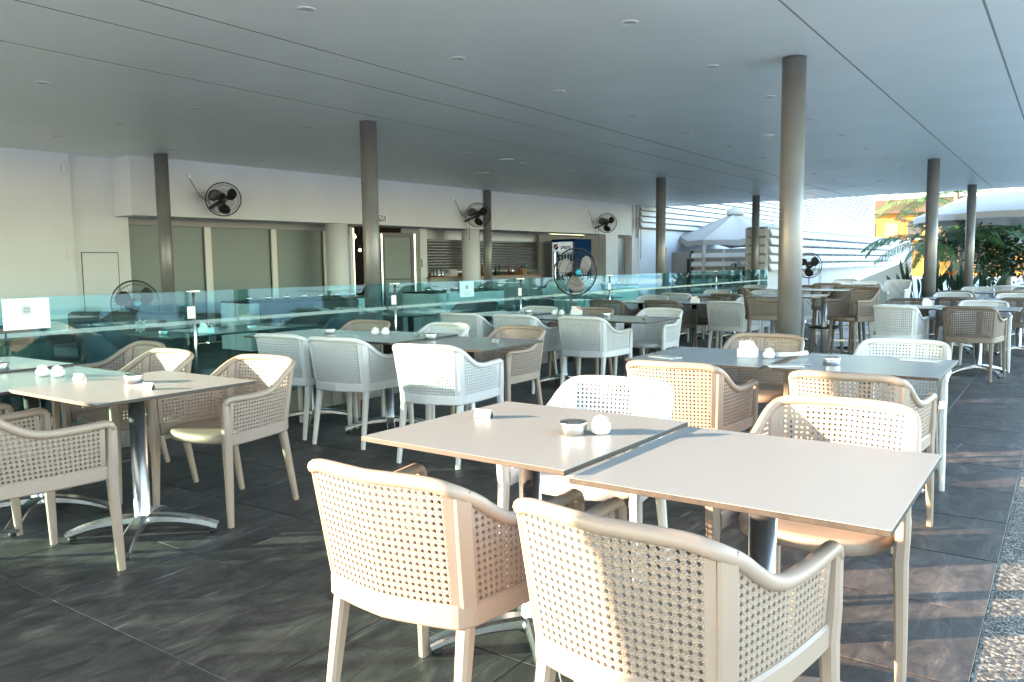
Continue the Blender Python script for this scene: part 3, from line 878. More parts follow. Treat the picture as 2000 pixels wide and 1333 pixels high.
G1, G2, G3 = 'armchairs at the nearest tables', 'armchairs at the middle tables', 'armchairs at the far tables'
KN = {'white': 'white', 'taupe': 'beige', 'dtaupe': 'brown'}
chairs = [
 ('taupe', -1.415, 1.685, 2, 'beige cane armchair seen from behind, left of the two nearest ones', G1),
 ('taupe', -.725, 1.665, -4, 'beige cane armchair seen from behind, cut by the bottom edge, half in shade', G1),
 ('white', -1.575, 2.83, 184, 'white cane armchair facing us across the table with the ashtray', G1),
 ('taupe', -.655, 2.745, 180, 'beige cane armchair facing us across the empty sunlit table', G1),
 ('taupe', -1.66, 4.03, 4, 'sunlit orange beige armchair with its back to us, left one at the grey table', G2),
 ('taupe', -.81, 4.04, 0, 'beige armchair with its back to us, right one at the grey table', G2),
 ('taupe', -1.70, 5.25, 180, 'beige armchair behind the grey table with the napkin holder', G2),
 ('white', -.84, 5.24, 180, 'white armchair behind the right half of the grey table', G2),
 ('taupe', -3.72, 2.625, 184, 'beige armchair facing us at the right end of the left hand table row', G1),
 ('taupe', -4.56, 2.56, 178, 'beige armchair second from the right behind the left hand table row', G1),
 ('taupe', -5.2, 2.78, 172, 'beige armchair next to the glass behind the left hand table row', G1),
 ('taupe', -3.62, 1.53, 0, 'beige armchair cut by the left picture edge, its side panel to us', G1),
 ('taupe', -4.5, 1.50, 0, 'beige armchair at the left picture edge beyond the cut off one', G1),
 ('white', -4.93, 4.20, 6, 'white armchair with its back to us closest to the glass at the dark tables', G2),
 ('white', -4.33, 4.20, 8, 'white armchair with its back to us, middle of three at the dark tables', G2),
 ('white', -3.42, 4.12, 10, 'white armchair with sunlit back, rightmost of three at the dark tables', G2),
 ('taupe', -5.30, 5.05, 184, 'beige armchair facing us by the glass behind the dark tables', G2),
 ('white', -4.45, 5.12, 176, 'white armchair facing us in the middle behind the dark tables', G2),
 ('taupe', -3.66, 5.08, 174, 'beige armchair facing us at the right end of the dark tables', G2),
 ('white', -5.28, 6.83, 6, 'white armchair with its back to us near the glass in the third row', G2),
 ('white', -4.62, 6.88, 4, 'white armchair with its back to us, second in the third row', G2),
 ('white', -3.83, 6.88, 2, 'white armchair with its back to us, whole back visible in the third row', G2),
 ('white', -5.16, 7.72, 180, 'white armchair facing us left of the big fan pole', G2),
 ('taupe', -4.42, 7.72, 182, 'beige armchair facing us right of the big fan pole', G2),
 ('white', -3.70, 7.92, 176, 'white armchair facing us at the right end of the third row', G2),
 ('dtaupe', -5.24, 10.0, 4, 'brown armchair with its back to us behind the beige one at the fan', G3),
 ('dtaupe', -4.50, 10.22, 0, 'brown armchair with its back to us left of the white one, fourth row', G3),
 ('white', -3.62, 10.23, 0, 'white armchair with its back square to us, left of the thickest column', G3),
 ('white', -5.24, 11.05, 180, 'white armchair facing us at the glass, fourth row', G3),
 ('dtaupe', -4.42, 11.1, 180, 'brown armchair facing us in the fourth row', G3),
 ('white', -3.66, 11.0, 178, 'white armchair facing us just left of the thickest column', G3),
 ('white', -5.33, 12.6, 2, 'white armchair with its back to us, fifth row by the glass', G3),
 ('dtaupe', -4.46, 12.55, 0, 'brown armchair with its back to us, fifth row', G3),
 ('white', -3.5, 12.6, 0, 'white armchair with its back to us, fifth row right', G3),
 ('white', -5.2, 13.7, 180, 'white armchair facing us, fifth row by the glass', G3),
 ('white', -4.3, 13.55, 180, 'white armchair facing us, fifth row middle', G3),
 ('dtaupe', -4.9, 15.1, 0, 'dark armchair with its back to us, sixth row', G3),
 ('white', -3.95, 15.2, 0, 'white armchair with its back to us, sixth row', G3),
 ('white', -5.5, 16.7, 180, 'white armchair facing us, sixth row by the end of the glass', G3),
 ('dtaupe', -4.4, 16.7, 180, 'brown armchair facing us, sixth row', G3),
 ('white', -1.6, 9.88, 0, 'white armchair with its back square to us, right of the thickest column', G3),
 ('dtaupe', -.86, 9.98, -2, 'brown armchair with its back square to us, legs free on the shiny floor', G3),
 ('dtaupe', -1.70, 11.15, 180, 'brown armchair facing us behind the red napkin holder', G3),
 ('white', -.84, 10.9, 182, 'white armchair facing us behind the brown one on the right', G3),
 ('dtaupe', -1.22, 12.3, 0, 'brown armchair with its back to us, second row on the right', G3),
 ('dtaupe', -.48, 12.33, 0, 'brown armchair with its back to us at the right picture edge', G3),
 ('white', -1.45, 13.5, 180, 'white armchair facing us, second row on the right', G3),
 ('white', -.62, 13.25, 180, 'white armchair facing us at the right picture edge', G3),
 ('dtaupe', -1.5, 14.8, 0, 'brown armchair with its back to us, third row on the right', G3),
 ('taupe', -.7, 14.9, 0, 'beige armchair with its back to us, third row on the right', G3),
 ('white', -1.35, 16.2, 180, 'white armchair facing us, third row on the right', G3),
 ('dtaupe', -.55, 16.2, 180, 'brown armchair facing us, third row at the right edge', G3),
 ('white', -.95, 17.6, 0, 'white armchair with its back to us, fourth row on the right', G3),
]
for c in chairs: chair(*c)

# ------------------------------------------------------------------ tables
def make_table(label, group, loc, rz, hgt=.745):
    t = thing('table', label, 'table', loc, rz, group)
    w, d = .39, .395
    k = MB(); k.cbox(-w, w, -d, d, hgt - .0155, hgt - .001, .0015); k.build('board_core', M['hple'], t)
    tp = MB(); tp.cbox(-w + .0006, w - .0006, -d + .0006, d - .0006, hgt - .0012, hgt, .0003); tp.build('tabletop', M['hpl'], t)
    MB().cbox(-.15, .15, -.15, .15, hgt - .023, hgt - .0158, .002).build('mounting_plate', M['rubber'], t)
    MB().lathe([(.050, .062), (.046, .09), (.038, .10), (.0375, hgt - .0235)], 28).build('pedestal', M['alu'], t)
    for q in range(4):
        a = pi / 4 + q * pi / 2
        u = Vector((cos(a), sin(a), 0)); sd = Vector((-sin(a), cos(a), 0))
        pts, ws, hs = [], [], []
        for i in range(9):
            x = i / 8
            pts.append(u * (.02 + .325 * x) + Vector((0, 0, .088 - .058 * x ** 2.3)))
            ws.append(.060 + .006 * x); hs.append(.050 - .026 * x)
        ft = MB().sweep(pts, [sd] * 9, ws, hs, 'rect')
        fo = ft.build('foot', M['alu'], t)
        MB().lathe([(.02, .0005), (.02, .014), (.012, .022)], 10, *(u * .325)[:2]).build('glide', M['rubber'], fo)
    return t
TP = None
def table(x, y, z=.745, deg=0, label='', group='square pedestal tables'):
    global TP
    if TP is None:
        TP = make_table(label, group, (x, y, 0), radians(deg))
        t = TP
    else: t = copy_thing(TP, (x, y, 0), radians(deg), label, group)
    t.scale = (1, 1, z / .745)
    return t
table(-1.462, 2.192, .752, -1.5, 'sunlit square table carrying the round steel ashtray and number stand')
table(-.672, 2.172, .738, 0, 'empty sunlit square table nearest on the right')
table(-1.715, 4.56, .745, 0, 'grey table with the white napkin holder, left half of the pair')
table(-.875, 4.585, .745, 0, 'grey table with a folded napkin, right half of the pair')
table(-3.665, 2.085, .745, 0, 'sunlit table at the left with two number stands, right end of its row')
table(-4.445, 1.96, .738, 0, 'sunlit table at the left in the middle of its row')
table(-5.19, 1.965, .750, 0, 'table at the left picture edge next to the glass')
table(-3.56, 4.56, .738, 2, 'dark looking table with a small stand at its right corner')
table(-4.37, 4.56, .752, 1, 'dark looking table with the flower shaped jars, middle of its row')
table(-5.16, 4.5, .745, 0, 'dark looking table against the glass behind the white chairs')
table(-3.62, 7.22, .745, 0, 'third row table at its right end, left of the thickest column')
table(-4.42, 7.3, .738, 0, 'third row table with the red napkin box')
table(-5.2, 7.28, .752, 0, 'third row table against the glass')
for x, y, lab in ((-3.5, 10.55, 'fourth row table right end, just left of the thickest column'), (-4.3, 10.62, 'fourth row table with the red napkin holder, middle'), (-5.12, 10.62, 'fourth row table against the glass'),
                  (-3.7, 13.05, 'fifth row table right end'), (-4.6, 13.05, 'fifth row table middle'), (-5.35, 13.1, 'fifth row table against the glass'), (-4.2, 15.9, 'sixth row table right'), (-5.1, 15.9, 'sixth row table by the end of the glass'),
                  (-1.62, 10.5, 'far right table with red napkin box, behind the square white chair back'), (-.82, 10.35, 'far right table on the shiny floor beside the brown chair'), (-1.35, 12.9, 'second table row on the right, left table'), (-.55, 12.8, 'second table row on the right at the picture edge'),
                  (-1.4, 15.5, 'third table row on the right, left table'), (-.6, 15.5, 'third table row on the right at the picture edge')):
    table(x, y, .745, 0, lab)

# ------------------------------------------------------------------ tabletop things
def ashtray(x, y, z, label):
    t = thing('ashtray', label, 'ashtray', (x, y, z), 0, 'round steel ashtrays')
    MB().lathe([(.0425, .0005), (.0435, .002), (.0435, .027)], 28, cap1=False).build('bowl', M['steel'], t)
    MB().lathe([(.0445, .0272), (.0455, .029), (.0455, .037), (.0435, .0395), (.036, .0395), (.031, .036), (.020, .036), (.017, .0385), (.006, .0385)], 28, cap0=True, cap1=True).build('lid', M['steel'], t)
    return t
def jar(x, y, z, label):
    t = thing('sugar_jar', label, 'jar', (x, y, z), random.random(), 'white china jars')
    MB().lathe([(.022, .0005), (.030, .008), (.0335, .022), (.031, .034), (.022, .043), (.020, .045)], 32, ribs=8, ribd=.05).build('bowl', M['china'], t)
    MB().lathe([(.021, .0452), (.025, .048), (.020, .054), (.009, .058), (.008, .060), (.001, .062)], 32, ribs=8, ribd=.05).build('lid', M['china'], t)
    return t
def number(x, y, z, txt, deg, label):
    t = thing('number_stand', label, 'table number', (x, y, z), radians(deg), 'folded metal table number stands')
    w, h, d = .034, .030, .014
    for sg_ in (-1, 1):
        b = MB()
        b.loft([[(-w, sg_ * d, .0005), (w, sg_ * d, .0005), (w, sg_ * .0015, h), (-w, sg_ * .0015, h)], [(-w, sg_ * (d + .0016), .0005), (w, sg_ * (d + .0016), .0005), (w, sg_ * .0016 + sg_ * .0012, h + .001), (-w, sg_ * .0016 + sg_ * .0012, h + .001)]], smooth=False)
        b.build('plate', M['steel'], t)
    e = MB(); e.sweep([(-w - .001, -d, .001), (-w - .001, 0, h), (-w - .001, d, .001)], Vector((1, 0, 0)), .002, .003, 'rect'); e.build('brass_edge', M['brass'], t)
    a = atan2(h, d - .001)
    c_ = MB(); r_ = Matrix.Translation((0, -d / 2 - .0035, h / 2 + .0008)) @ Matrix.Rotation(a, 4, 'X')
    c_.box(-.031, .031, -.013, .013, 0, .0006, mat=r_); c_.build('card', M['cardp'], t)
    text_obj('numeral', txt, .022, M['black'], t, tuple(r_ @ Vector((0, 0, .0008))), (a, 0, 0), extrude=.0002)
    return t
ashtray(-1.30, 2.205, .7525, 'round steel ashtray beside the white jar on the nearest table')
jar(-1.222, 2.245, .7525, 'single white fluted china jar beside the nearest ashtray')
number(-1.712, 2.27, .7525, '23', 6, 'small folded stand numbered 23 on the nearest table')
ashtray(-3.755, 2.13, .7455, 'round steel ashtray on the left table beside the stand')
number(-3.475, 2.04, .7455, '25', 8, 'folded stand numbered 25 at the corner of the left table')
number(-4.08, 2.03, .7455, '24', 8, 'folded stand numbered 24 near the white jars')
jar(-4.46, 2.03, .7385, 'white china jar, left one of two on the left table row'); jar(-4.36, 2.06, .7385, 'white china jar, right one of two on the left table row')
ashtray(-4.86, 1.99, .7505, 'steel ashtray at the left picture edge')
ashtray(-1.03, 4.46, .7455, 'steel ashtray on the grey table beside the folded napkin')
jar(-1.40, 4.58, .7455, 'white jar beside the napkin holder on the grey table')
ashtray(-5.02, 4.56, .7455, 'steel ashtray on the dark table near the glass'); ashtray(-3.96, 4.60, .7455, 'steel ashtray on the dark table beside the black stand')
jar(-4.55, 4.61, .7525, 'white fluted jar, left of the pair on the dark table'); jar(-4.47, 4.64, .7525, 'white fluted jar, right of the pair on the dark table')
number(-3.36, 4.62, .739, '22', -6, 'little number stand at the right corner of the dark table')
number(-4.18, 4.70, .7525, '21', -30, 'dark little number stand behind the steel ashtray on the dark table')
ashtray(-4.98, 7.46, .7525, 'steel ashtray in the third row'); ashtray(-3.95, 7.38, .7455, 'steel ashtray in the third row at its right end')
jar(-4.66, 7.5, .739, 'white jar left of the fan pole, third row'); jar(-4.58, 7.52, .739, 'white jar beside the red napkin box, third row')
number(-3.48, 7.33, .7455, '18', -20, 'number stand on the third row table')
number(-3.15, 10.3, .7455, '15', 0, 'number stand on the fourth row table beside the thickest column')

napk = MB()
def napkin_holder(x, y, z, label, red=False, deg=10):
    t = thing('napkin_holder', label, 'napkin holder', (x, y, z), radians(deg), 'napkin holders')
    b = MB(); b.box(-.055, -.050, -.04, .04, .0005, .05); b.box(.050, .055, -.04, .04, .0005, .05); b.box(-.05, .05, -.04, -.035, .0005, .05); b.box(-.05, .05, .035, .04, .0005, .05); b.box(-.05, .05, -.035, .035, .0005, .005)
    b.build('holder', M['china'], t)
    for k in range(7):
        y_ = -.028 + k * .009
        h = .085 + random.uniform(-.008, .012)
        m_ = M['tulip'] if red and k in (2, 3, 4) else M['paper']
        q = MB().loft([[(-.046, y_, .006), (.046, y_, .006), (.046, y_ + .004, .006), (-.046, y_ + .004, .006)], [(-.046, y_, .062), (.046, y_, .058), (.046, y_ + .004, .058), (-.046, y_ + .004, .062)],
                      [(-.044 + .01 * k * .5, y_ + .002, h), (.0 + .004 * k, y_ + .002, h - .005), (.0 + .004 * k, y_ + .005, h - .005), (-.044 + .01 * k * .5, y_ + .005, h)]], smooth=False)
        q.build('napkin', m_, t)
    return t
napkin_holder(-1.53, 4.60, .7455, 'white napkin holder stuffed with napkins on the grey table')
napkin_holder(-4.46, 7.64, .7385, 'white box with a red napkin beside the fan pole', True)
napkin_holder(-4.22, 10.45, .7455, 'napkin holder with a red napkin in the fourth row', True)
napkin_holder(-1.40, 10.72, .7455, 'napkin holder with a red napkin on the far right table', True)
def setting(x, y, z, label, deg):
    t = thing('place_setting', label, 'cutlery set', (x, y, z), radians(deg), 'folded napkins with cutlery')
    MB().cbox(-.05, .05, -.09, .09, .0005, .006, .001).build('napkin', M['paper'], t)
    for dx in (-.018, .014):
        f = MB(); f.sweep([(dx, -.11, .008), (dx, .0, .0085), (dx, .06, .010)], Vector((1, 0, 0)), [.010, .006, .008], [.002, .002, .002], 'rect')
        if dx < 0:
            for k in range(4): f.box(dx - .011 + k * .0065, dx - .0085 + k * .0065, .06, .11, .009, .011)
        else: f.sweep([(dx, .06, .010), (dx, .12, .010), (dx, .14, .010)], Vector((1, 0, 0)), [.014, .016, .004], [.002] * 3, 'rect')
        f.build('fork' if dx < 0 else 'knife', M['steel'], t)
    return t
setting(-1.93, 4.33, .7455, 'folded napkin with fork at the left corner of the grey table', 70)
setting(-1.22, 4.27, .7455, 'folded napkin with fork at the front of the grey table', -60)
setting(-.66, 4.86, .7455, 'folded napkin with cutlery at the far right of the grey table', 85)
rn = thing('rolled_napkin', 'rolled white napkin lying beside the jar on the grey table', 'napkin', (-1.32, 4.66, .7455), radians(40))
MB().sweep([(-.06, 0, .017), (-.02, 0, .018), (.05, .004, .018), (.12, .01, .024)], Vector((0, 1, 0)), [.038, .036, .03, .044], [.03, .03, .024, .028], 'ell', 10).build('roll', M['paper'], rn)

# ------------------------------------------------------------------ fans
def fan(label, loc, R, face, tilt, mount, blade_mat, group, pole_h=0, tint=None):
    """guard axis along local -Y turned by 'face'; wheel guard of rings and wires, three broad blades, at rest"""
    t = thing('fan', label, 'fan', loc, face, group)
    A = Matrix.Rotation(radians(tilt), 4, 'X') @ Matrix.Rotation(radians(90), 4, 'X')
    g = MB()
    g.torus(R, R * .035, 40, 8, A)
    for z_, k in ((R * .22, .55), (-R * .22, .55), (R * .15, .85), (-R * .15, .85)): g.torus(R * k, R * .010, 36, 5, A, z=z_)
    for k in range(40):
        a = 2 * pi * k / 40
        for sg_ in (1, -1):
            pts = [A @ Vector((R * q * cos(a), R * q * sin(a), sg_ * R * zz)) for q, zz in ((.14, .26), (.55, .22), (.85, .15), (1, 0))]
            g.sweep(pts, A.to_3x3() @ Vector((-sin(a), cos(a), 0)), R * .009, R * .009, 'rect')
    g.build('guard', M['black'], t)
    for k in range(3):
        b = MB(); rings = []
        for i in range(8):
            q = i / 7; r_ = R * (.14 + .74 * q)
            half = (.30 + .42 * sin(pi * min(1, q * .9 + .1))) * (.9 if q < .99 else .6)
            row = []
            for j in range(7):
                a = 2 * pi * k / 3 + .35 + half * (j / 6 * 2 - 1) + q * .35
                row.append(A @ Vector((r_ * cos(a), r_ * sin(a), R * .13 * (j / 6 * 2 - 1) * (1 - .4 * q))))
            rings.append(row)
        top = [[p + A.to_3x3() @ Vector((0, 0, .002)) for p in r] for r in rings]
        b.loft([r + rr[::-1] for r, rr in zip(rings, top)], smooth=True)
        b.build('blade', blade_mat, t)
    MB().lathe([(R * .16, -R * .12), (R * .17, R * .12), (R * .13, R * .2)], 20, mat=A).build('hub', M['black'], t)
    MB().lathe([(R * .13, R * .262), (R * .13, R * .28), (R * .05, R * .295)], 20, mat=A).build('badge', tint or M['black'], t)
    MB().lathe([(R * .2, -R * .28), (R * .26, -R * .4), (R * .26, -R * .75), (R * .12, -R * .9)], 16, mat=A).build('motor', M['black'], t)
    if mount == 'stand':
        z0 = -loc[2]
        MB().sweep([A @ Vector((0, 0, -R * .55)), Vector((0, R * .55, -R * .5)), Vector((0, R * .5, -R * .9))], Vector((1, 0, 0)), .03, .03, 'ell', 8).build('neck', M['black'], t)
        MB().lathe([(.014, z0 + .03), (.014, -R * .85)], 10, 0, R * .5).build('pole', M['steel'], t)
        MB().lathe([(.024, z0 + .03), (.024, z0 + .55), (.015, z0 + .56)], 12, 0, R * .5).build('lower_pole', M['black'], t)
        MB().lathe([(.22, z0 + .001), (.22, z0 + .02), (.05, z0 + .035)], 28, 0, R * .5).build('base', M['black'], t)
    return t
bl = mat('pale_fan_blade', (.30, .28, .27), .5)
fan('large standing fan with a blue badge in front of the drinks fridge', (-5.38, 9.2, 1.19), .31, radians(55), 4, 'stand', bl, 'standing fans', tint=M['cyan'])
fan('black standing fan with blue badge behind the glass at the left', (-9.55, 5.5, .865), .29, radians(78), -4, 'stand', M['black'], 'standing fans', tint=M['cyan'])
fan('standing fan against the white louvres right of the thickest column', (-5.02, 19.3, 1.19), .29, radians(8), 0, 'stand', M['black'], 'standing fans')
for t_, lab in ((1.12, 'left'), (7.36, 'middle'), (12.75, 'right')):
    p = F(.36, t_, 2.39)
    f = fan(f'black wall fan on the white band, {lab} one of three', p, .27, radians(62 - (t_ > 5) * 28), 18, 'wall', M['black'], 'wall fans on the white band')
    # bracket
    br = MB(); inv = Matrix.Rotation(-f.rotation_euler.z, 4, 'Z')
    wdir = inv @ Vector((-.36, .0, -.12))
    br.sweep([Vector((0, .12, 0)) * 1, wdir * .6, wdir], Vector((0, 0, 1)), .05, .05, 'rect')
    br.build('bracket', M['black'], f)
    cb = MB(); e = inv @ Vector((-.35, -.36, .33)); cb.tube([wdir * .9, wdir * .9 + Vector((0, 0, .05)), (wdir + e) / 2 + Vector((0, 0, -.04)), e], .005, 5); cb.build('cable', M['black'], f)
    if t_ > 5:
        cc = MB(); cc.tube([wdir * .95, wdir * .95 + Vector((0, 0, -.3))], .004, 5); cc.tube([wdir * .7, wdir * .7 + Vector((0, 0, -.45))], .004, 5); cc.build('pull_cord', M['black'], f)

# ------------------------------------------------------------------ bar tables and stools right of the thick column
def bar_table(x, y, label):
    t = thing('bar_table', label, 'bar table', (x, y, 0), 0, 'high bar tables')
    MB().cbox(-.33, .33, -.33, .33, .938, .949, .001).build('board_core', M['hple'], t)
    MB().cbox(-.329, .329, -.329, .329, .9492, .951, .0004).build('tabletop', M['hpl'], t)
    MB().lathe([(.035, .03), (.035, .937)], 18).build('pedestal', M['shutter'], t)
    MB().lathe([(.24, .001), (.24, .012), (.05, .035)], 28).build('base', M['black'], t)
    fr_ = MB(); fr_.torus(.17, .011, 28, 8, z=.50)
    for k in range(3): a = k * 2 * pi / 3; fr_.tube([(.03 * cos(a), .03 * sin(a), .5), (.165 * cos(a), .165 * sin(a), .5)], .008, 6)
    fr_.build('foot_ring', M['black'], t)
bar_table(-2.36, 8.3, 'high bar table just behind the thickest column'); bar_table(-2.42, 10.05, 'high bar table, second behind the thickest column'); bar_table(-2.6, 12.6, 'high bar table farthest behind the thickest column')
stool_p = {}
def stool(kind, x, y, deg, label):
    if kind not in stool_p:
        t = thing('bar_stool', label, 'bar stool', (x, y, 0), radians(deg), 'high stools at the bar tables')
        for k, nm in (('frame', 'frame'), ('seat', 'seat'), ('backrest', 'backrest'), ('side_panel_r', 'side_panel'), ('side_panel_l', 'side_panel')):
            o = CH[k].build(nm, [M[kind], M[kind + '_w']], t, (0, 0, .235)); o.scale = (.76, .76, .95)
        for sx in (-1, 1):
            for sy in (-1, 1):
                MB().sweep([(.16 * sx, .15 * sy, .64), (.205 * sx, .195 * sy, .001)], Vector((1, 0, 0)), [.034, .024], [.034, .024], 'rect').build('leg', M[kind], t)
        MB().box(-.18, .18, .175, .195, .26, .285).build('footrest', M['steel'], t)
        stool_p[kind] = t; return t
    return copy_thing(stool_p[kind], (x, y, 0), radians(deg), label)
for k, x, y, d, lab in (('dtaupe', -2.0, 9.6, 150, 'brown high stool nearest the thickest column'), ('dtaupe', -2.3, 10.7, 20, 'brown high stool between the first two bar tables'), ('dtaupe', -2.75, 11.6, 10, 'brown high stool at the second bar table, back to us'),
                        ('white', -2.35, 12.2, 200, 'white high stool beyond the second bar table'), ('white', -2.2, 13.3, 170, 'white high stool beside the farthest bar table'), ('white', -3.0, 13.6, 180, 'white high stool behind the farthest bar table'), ('dtaupe', -2.95, 9.4, 290, 'brown high stool half hidden left of the first bar table')):
    stool(k, x, y, d, lab)

# ------------------------------------------------------------------ beyond the glass: lounge furniture and buffet
def sofa(x, y, deg, w, label, back=.82):
    t = thing('lounge_sofa', label, 'sofa', (x, y, 0), radians(deg), 'dark lounge sofas beyond the glass')
    b = MB(); b.cbox(-w / 2, w / 2, -.4, .4, .12, .36, .02); b.build('base', M['darkrattan'], t)
    MB().cbox(-w / 2, w / 2, -.42, -.28, .36, back, .03).build('backrest', M['darkrattan'], t)
    for s_ in (-1, 1): MB().cbox(min(s_ * w / 2, s_ * (w / 2 - .12)), max(s_ * w / 2, s_ * (w / 2 - .12)), -.275, .4, .362, .60, .03).build('armrest', M['darkrattan'], t)
    MB().cbox(-w / 2 + .125, w / 2 - .125, -.27, .39, .365, .48, .035).build('cushion', M['cushion'], t)
    for sx in (-1, 1):
        for sy in (-1, 1): MB().box(sx * (w / 2 - .08) - .03, sx * (w / 2 - .08) + .03, sy * .34 - .03, sy * .34 + .03, .001, .119).build('leg', M['black'], t)
def tub(x, y, deg, label, m_='cushion', R=.33):
    t = thing('tub_chair', label, 'tub chair', (x, y, 0), radians(deg), 'rounded tub chairs beyond the glass')
    MB().lathe([(R * .8, .30), (R * .95, .33), (R * .95, .42), (R * .8, .46)], 24).build('seat', M[m_], t)
    b = MB(); rings = []
    for i in range(19):
        a = radians(170 + 200 * i / 18); k = sin(pi * i / 18)
        h = .55 + .25 * min(1, k * 1.6)
        c, s_ = cos(a), sin(a)
        rings.append([(R * .97 * c, R * .97 * s_, .3), (R * 1.08 * c, R * 1.08 * s_, .3), (R * 1.18 * c, R * 1.18 * s_, h), (R * 1.12 * c, R * 1.12 * s_, h + .02), (R * 1.02 * c, R * 1.02 * s_, h - .02)])
    b.loft(rings); b.build('backrest', M[m_], t)
    for k in range(4):
        a = pi / 4 + k * pi / 2
        MB().sweep([(R * .7 * cos(a), R * .7 * sin(a), .31), (R * .95 * cos(a), R * .95 * sin(a), .001)], Vector((0, 0, 1)) if 0 else Vector((1, 0, 0)), [.035, .02], [.035, .02], 'ell', 8).build('leg', M['wood'], t)
sofa(-6.35, .9, 90, 1.15, 'dark rattan sofa just beyond the glass at the left picture edge')  # out of view, put in to keep low sun off the floor
sofa(-6.35, 2.25, 90, 1.1, 'dark rattan sofa just beyond the glass behind the left table')
sofa(-8.6, 4.6, 200, 1.6, 'dark rattan sofa in front of the access hatch')
sofa(-8.9, 7.9, 250, 1.5, 'dark sofa below the frosted windows')
tub(-7.4, 3.0, 200, 'charcoal tub chair beyond the glass below the white notice'); tub(-7.2, 4.0, 320, 'charcoal tub chair facing the inner table beyond the glass')
tub(-6.4, 8.2, 180, 'charcoal tub chair behind the glass near the second post'); tub(-6.45, 6.1, 180, 'charcoal tub chair behind the glass near the white chairs'); tub(-6.6, 9.9, 180, 'charcoal tub chair behind the glass in front of the bar')
table(-6.55, 4.25, .72, 0, 'table beyond the glass carrying a red napkin box'); table(-6.55, 5.05, .72, 0, 'second table beyond the glass, beside the first post')
table(-6.6, 7.3, .72, 0, 'table beyond the glass in front of the open door'); table(-6.6, 9.1, .72, 0, 'table beyond the glass in front of the bar'); table(-6.7, 12.0, .72, 0, 'table beyond the glass in front of the fridge')
napkin_holder(-6.35, 4.3, .7205, 'white box with red napkin on the table beyond the glass', True)
ashtray(-6.5, 3.98, .7205, 'steel ashtray on the table beyond the glass'); ashtray(-6.3, 4.75, .7205, 'steel ashtray on the second table beyond the glass')
def buffet(n_, t_, w, d, h, label):
    t = thing('buffet_table', label, 'buffet table', F(n_, t_), FR, 'cloth covered buffet tables')
    MB().cbox(-d / 2, d / 2, -w / 2, w / 2, h - .03, h, .004).build('tabletop', M['black'], t)
    c_ = MB(); pts = []
    per = []
    for i in range(96):
        u = i / 96 * 4; k = int(u); f_ = u - k
        cs = [(-d / 2, -w / 2), (d / 2, -w / 2), (d / 2, w / 2), (-d / 2, w / 2)]
        a, b_ = cs[k], cs[(k + 1) % 4]
        per.append((a[0] + (b_[0] - a[0]) * f_, a[1] + (b_[1] - a[1]) * f_, (i % 4) * .5))
    rings = [[(p[0] * 1.005, p[1] * 1.003, h - .032) for p in per], [(p[0] * (1.02 + .02 * sin(i * pi / 2)), p[1] * (1.005 + .006 * sin(i * pi / 2)), .02) for i, p in enumerate(per)]]
    c_.loft(rings, cap0=False, cap1=False); c_.build('cloth', M['cloth'], t)
    g = MB()
    for k in range(7): g.lathe([(.05, h + .001), (.06, h + .05), (.02, h + .07)], 12, 0, -w / 2 + .25 + k * (w - .5) / 6)
    tag(g.build('glasses', M['steel'], t), kind='stuff')
buffet(.9, 2.2, 2.6, .8, .78, 'white clothed buffet table under the frosted windows'); buffet(1.6, 5.2, 2.0, .8, .82, 'white clothed buffet table in front of the open door')
buffet(2.2, 9.2, 2.6, .8, .8, 'clothed counter table in front of the bar')
# high chairs beyond the glass
for k, (x, y) in enumerate(((-7.6, 12.3), (-7.5, 13.6), (-7.9, 14.6))):
    stool('white', x, y, 200 + 40 * k, ['white high stool beyond the glass left of the fridge', 'white high stool beyond the glass in front of the fridge', 'white high stool beyond the glass by the grey door'][k])
rc = thing('rounded_lounge_chair', 'white round backed chair beyond the glass under the window end', 'chair', F(2.1, 4.1), radians(120))
MB().cbox(-.24, .24, -.22, .24, .40, .46, .02).build('seat', M['white'], rc)
bb = MB(); n = 20
ring1 = [(-.0 + .22 * cos(pi * i / n), -.24, .55 + .35 * sin(pi * i / n)) for i in range(n + 1)] + [(-.2, -.22, .40), (.2, -.22, .40)]
bb.loft([ring1, [(x, y - .03, z) for x, y, z in ring1]], smooth=False); bb.build('backrest', M['white'], rc)
for sx in (-1, 1):
    for sy in (-1, 1): MB().tube([(.2 * sx, .2 * sy, .4), (.23 * sx, .23 * sy, .001)], .013, 6).build('leg', M['white'], rc)

# ------------------------------------------------------------------ beyond the roof: louvre screens, pavilion, parasols
def louvre(label, p0, p1, z0, z1, n, m_, posts, lean=.03, gapf=.22, group='white louvre screens', back=None):
    p0, p1 = Vector(p0), Vector(p1); L = (p1 - p0).length; a = atan2(p1.y - p0.y, p1.x - p0.x)
    t = thing('louvre_screen', label, 'louvre screen', (p0.x, p0.y, 0), a, group)
    ph = (z1 - z0) / n
    me = MB(); me.loft([[(0, -.0, 0), (0, lean, ph * (1 - gapf) * .5), (0, 0, ph * (1 - gapf)), (0, .02 + 0, ph * (1 - gapf) * .5 - .001)], [(L, -.0, 0), (L, lean, ph * (1 - gapf) * .5), (L, 0, ph * (1 - gapf)), (L, .02, ph * (1 - gapf) * .5 - .001)]], smooth=False)
    me = MB(); hh = ph * (1 - gapf)
    me.loft([[(x, -.075, 0), (x, -.08, hh * .2), (x, -.02, hh), (x, .005, hh), (x, -.02, .0)] for x in (0, L)], smooth=False)
    slm = me.mesh('slat', m_)
    for k in range(n): put('slat', slm, t, (0, -.03, z0 + k * ph))
    for k in range(posts):
        x = L * k / max(1, posts - 1)
        MB().box(x - .03, x + .03, .0, .06, z0 - .02 if z0 > .3 else 0.0, z1).build('post', m_, t)
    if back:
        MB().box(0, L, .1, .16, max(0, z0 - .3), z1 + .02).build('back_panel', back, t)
    return t
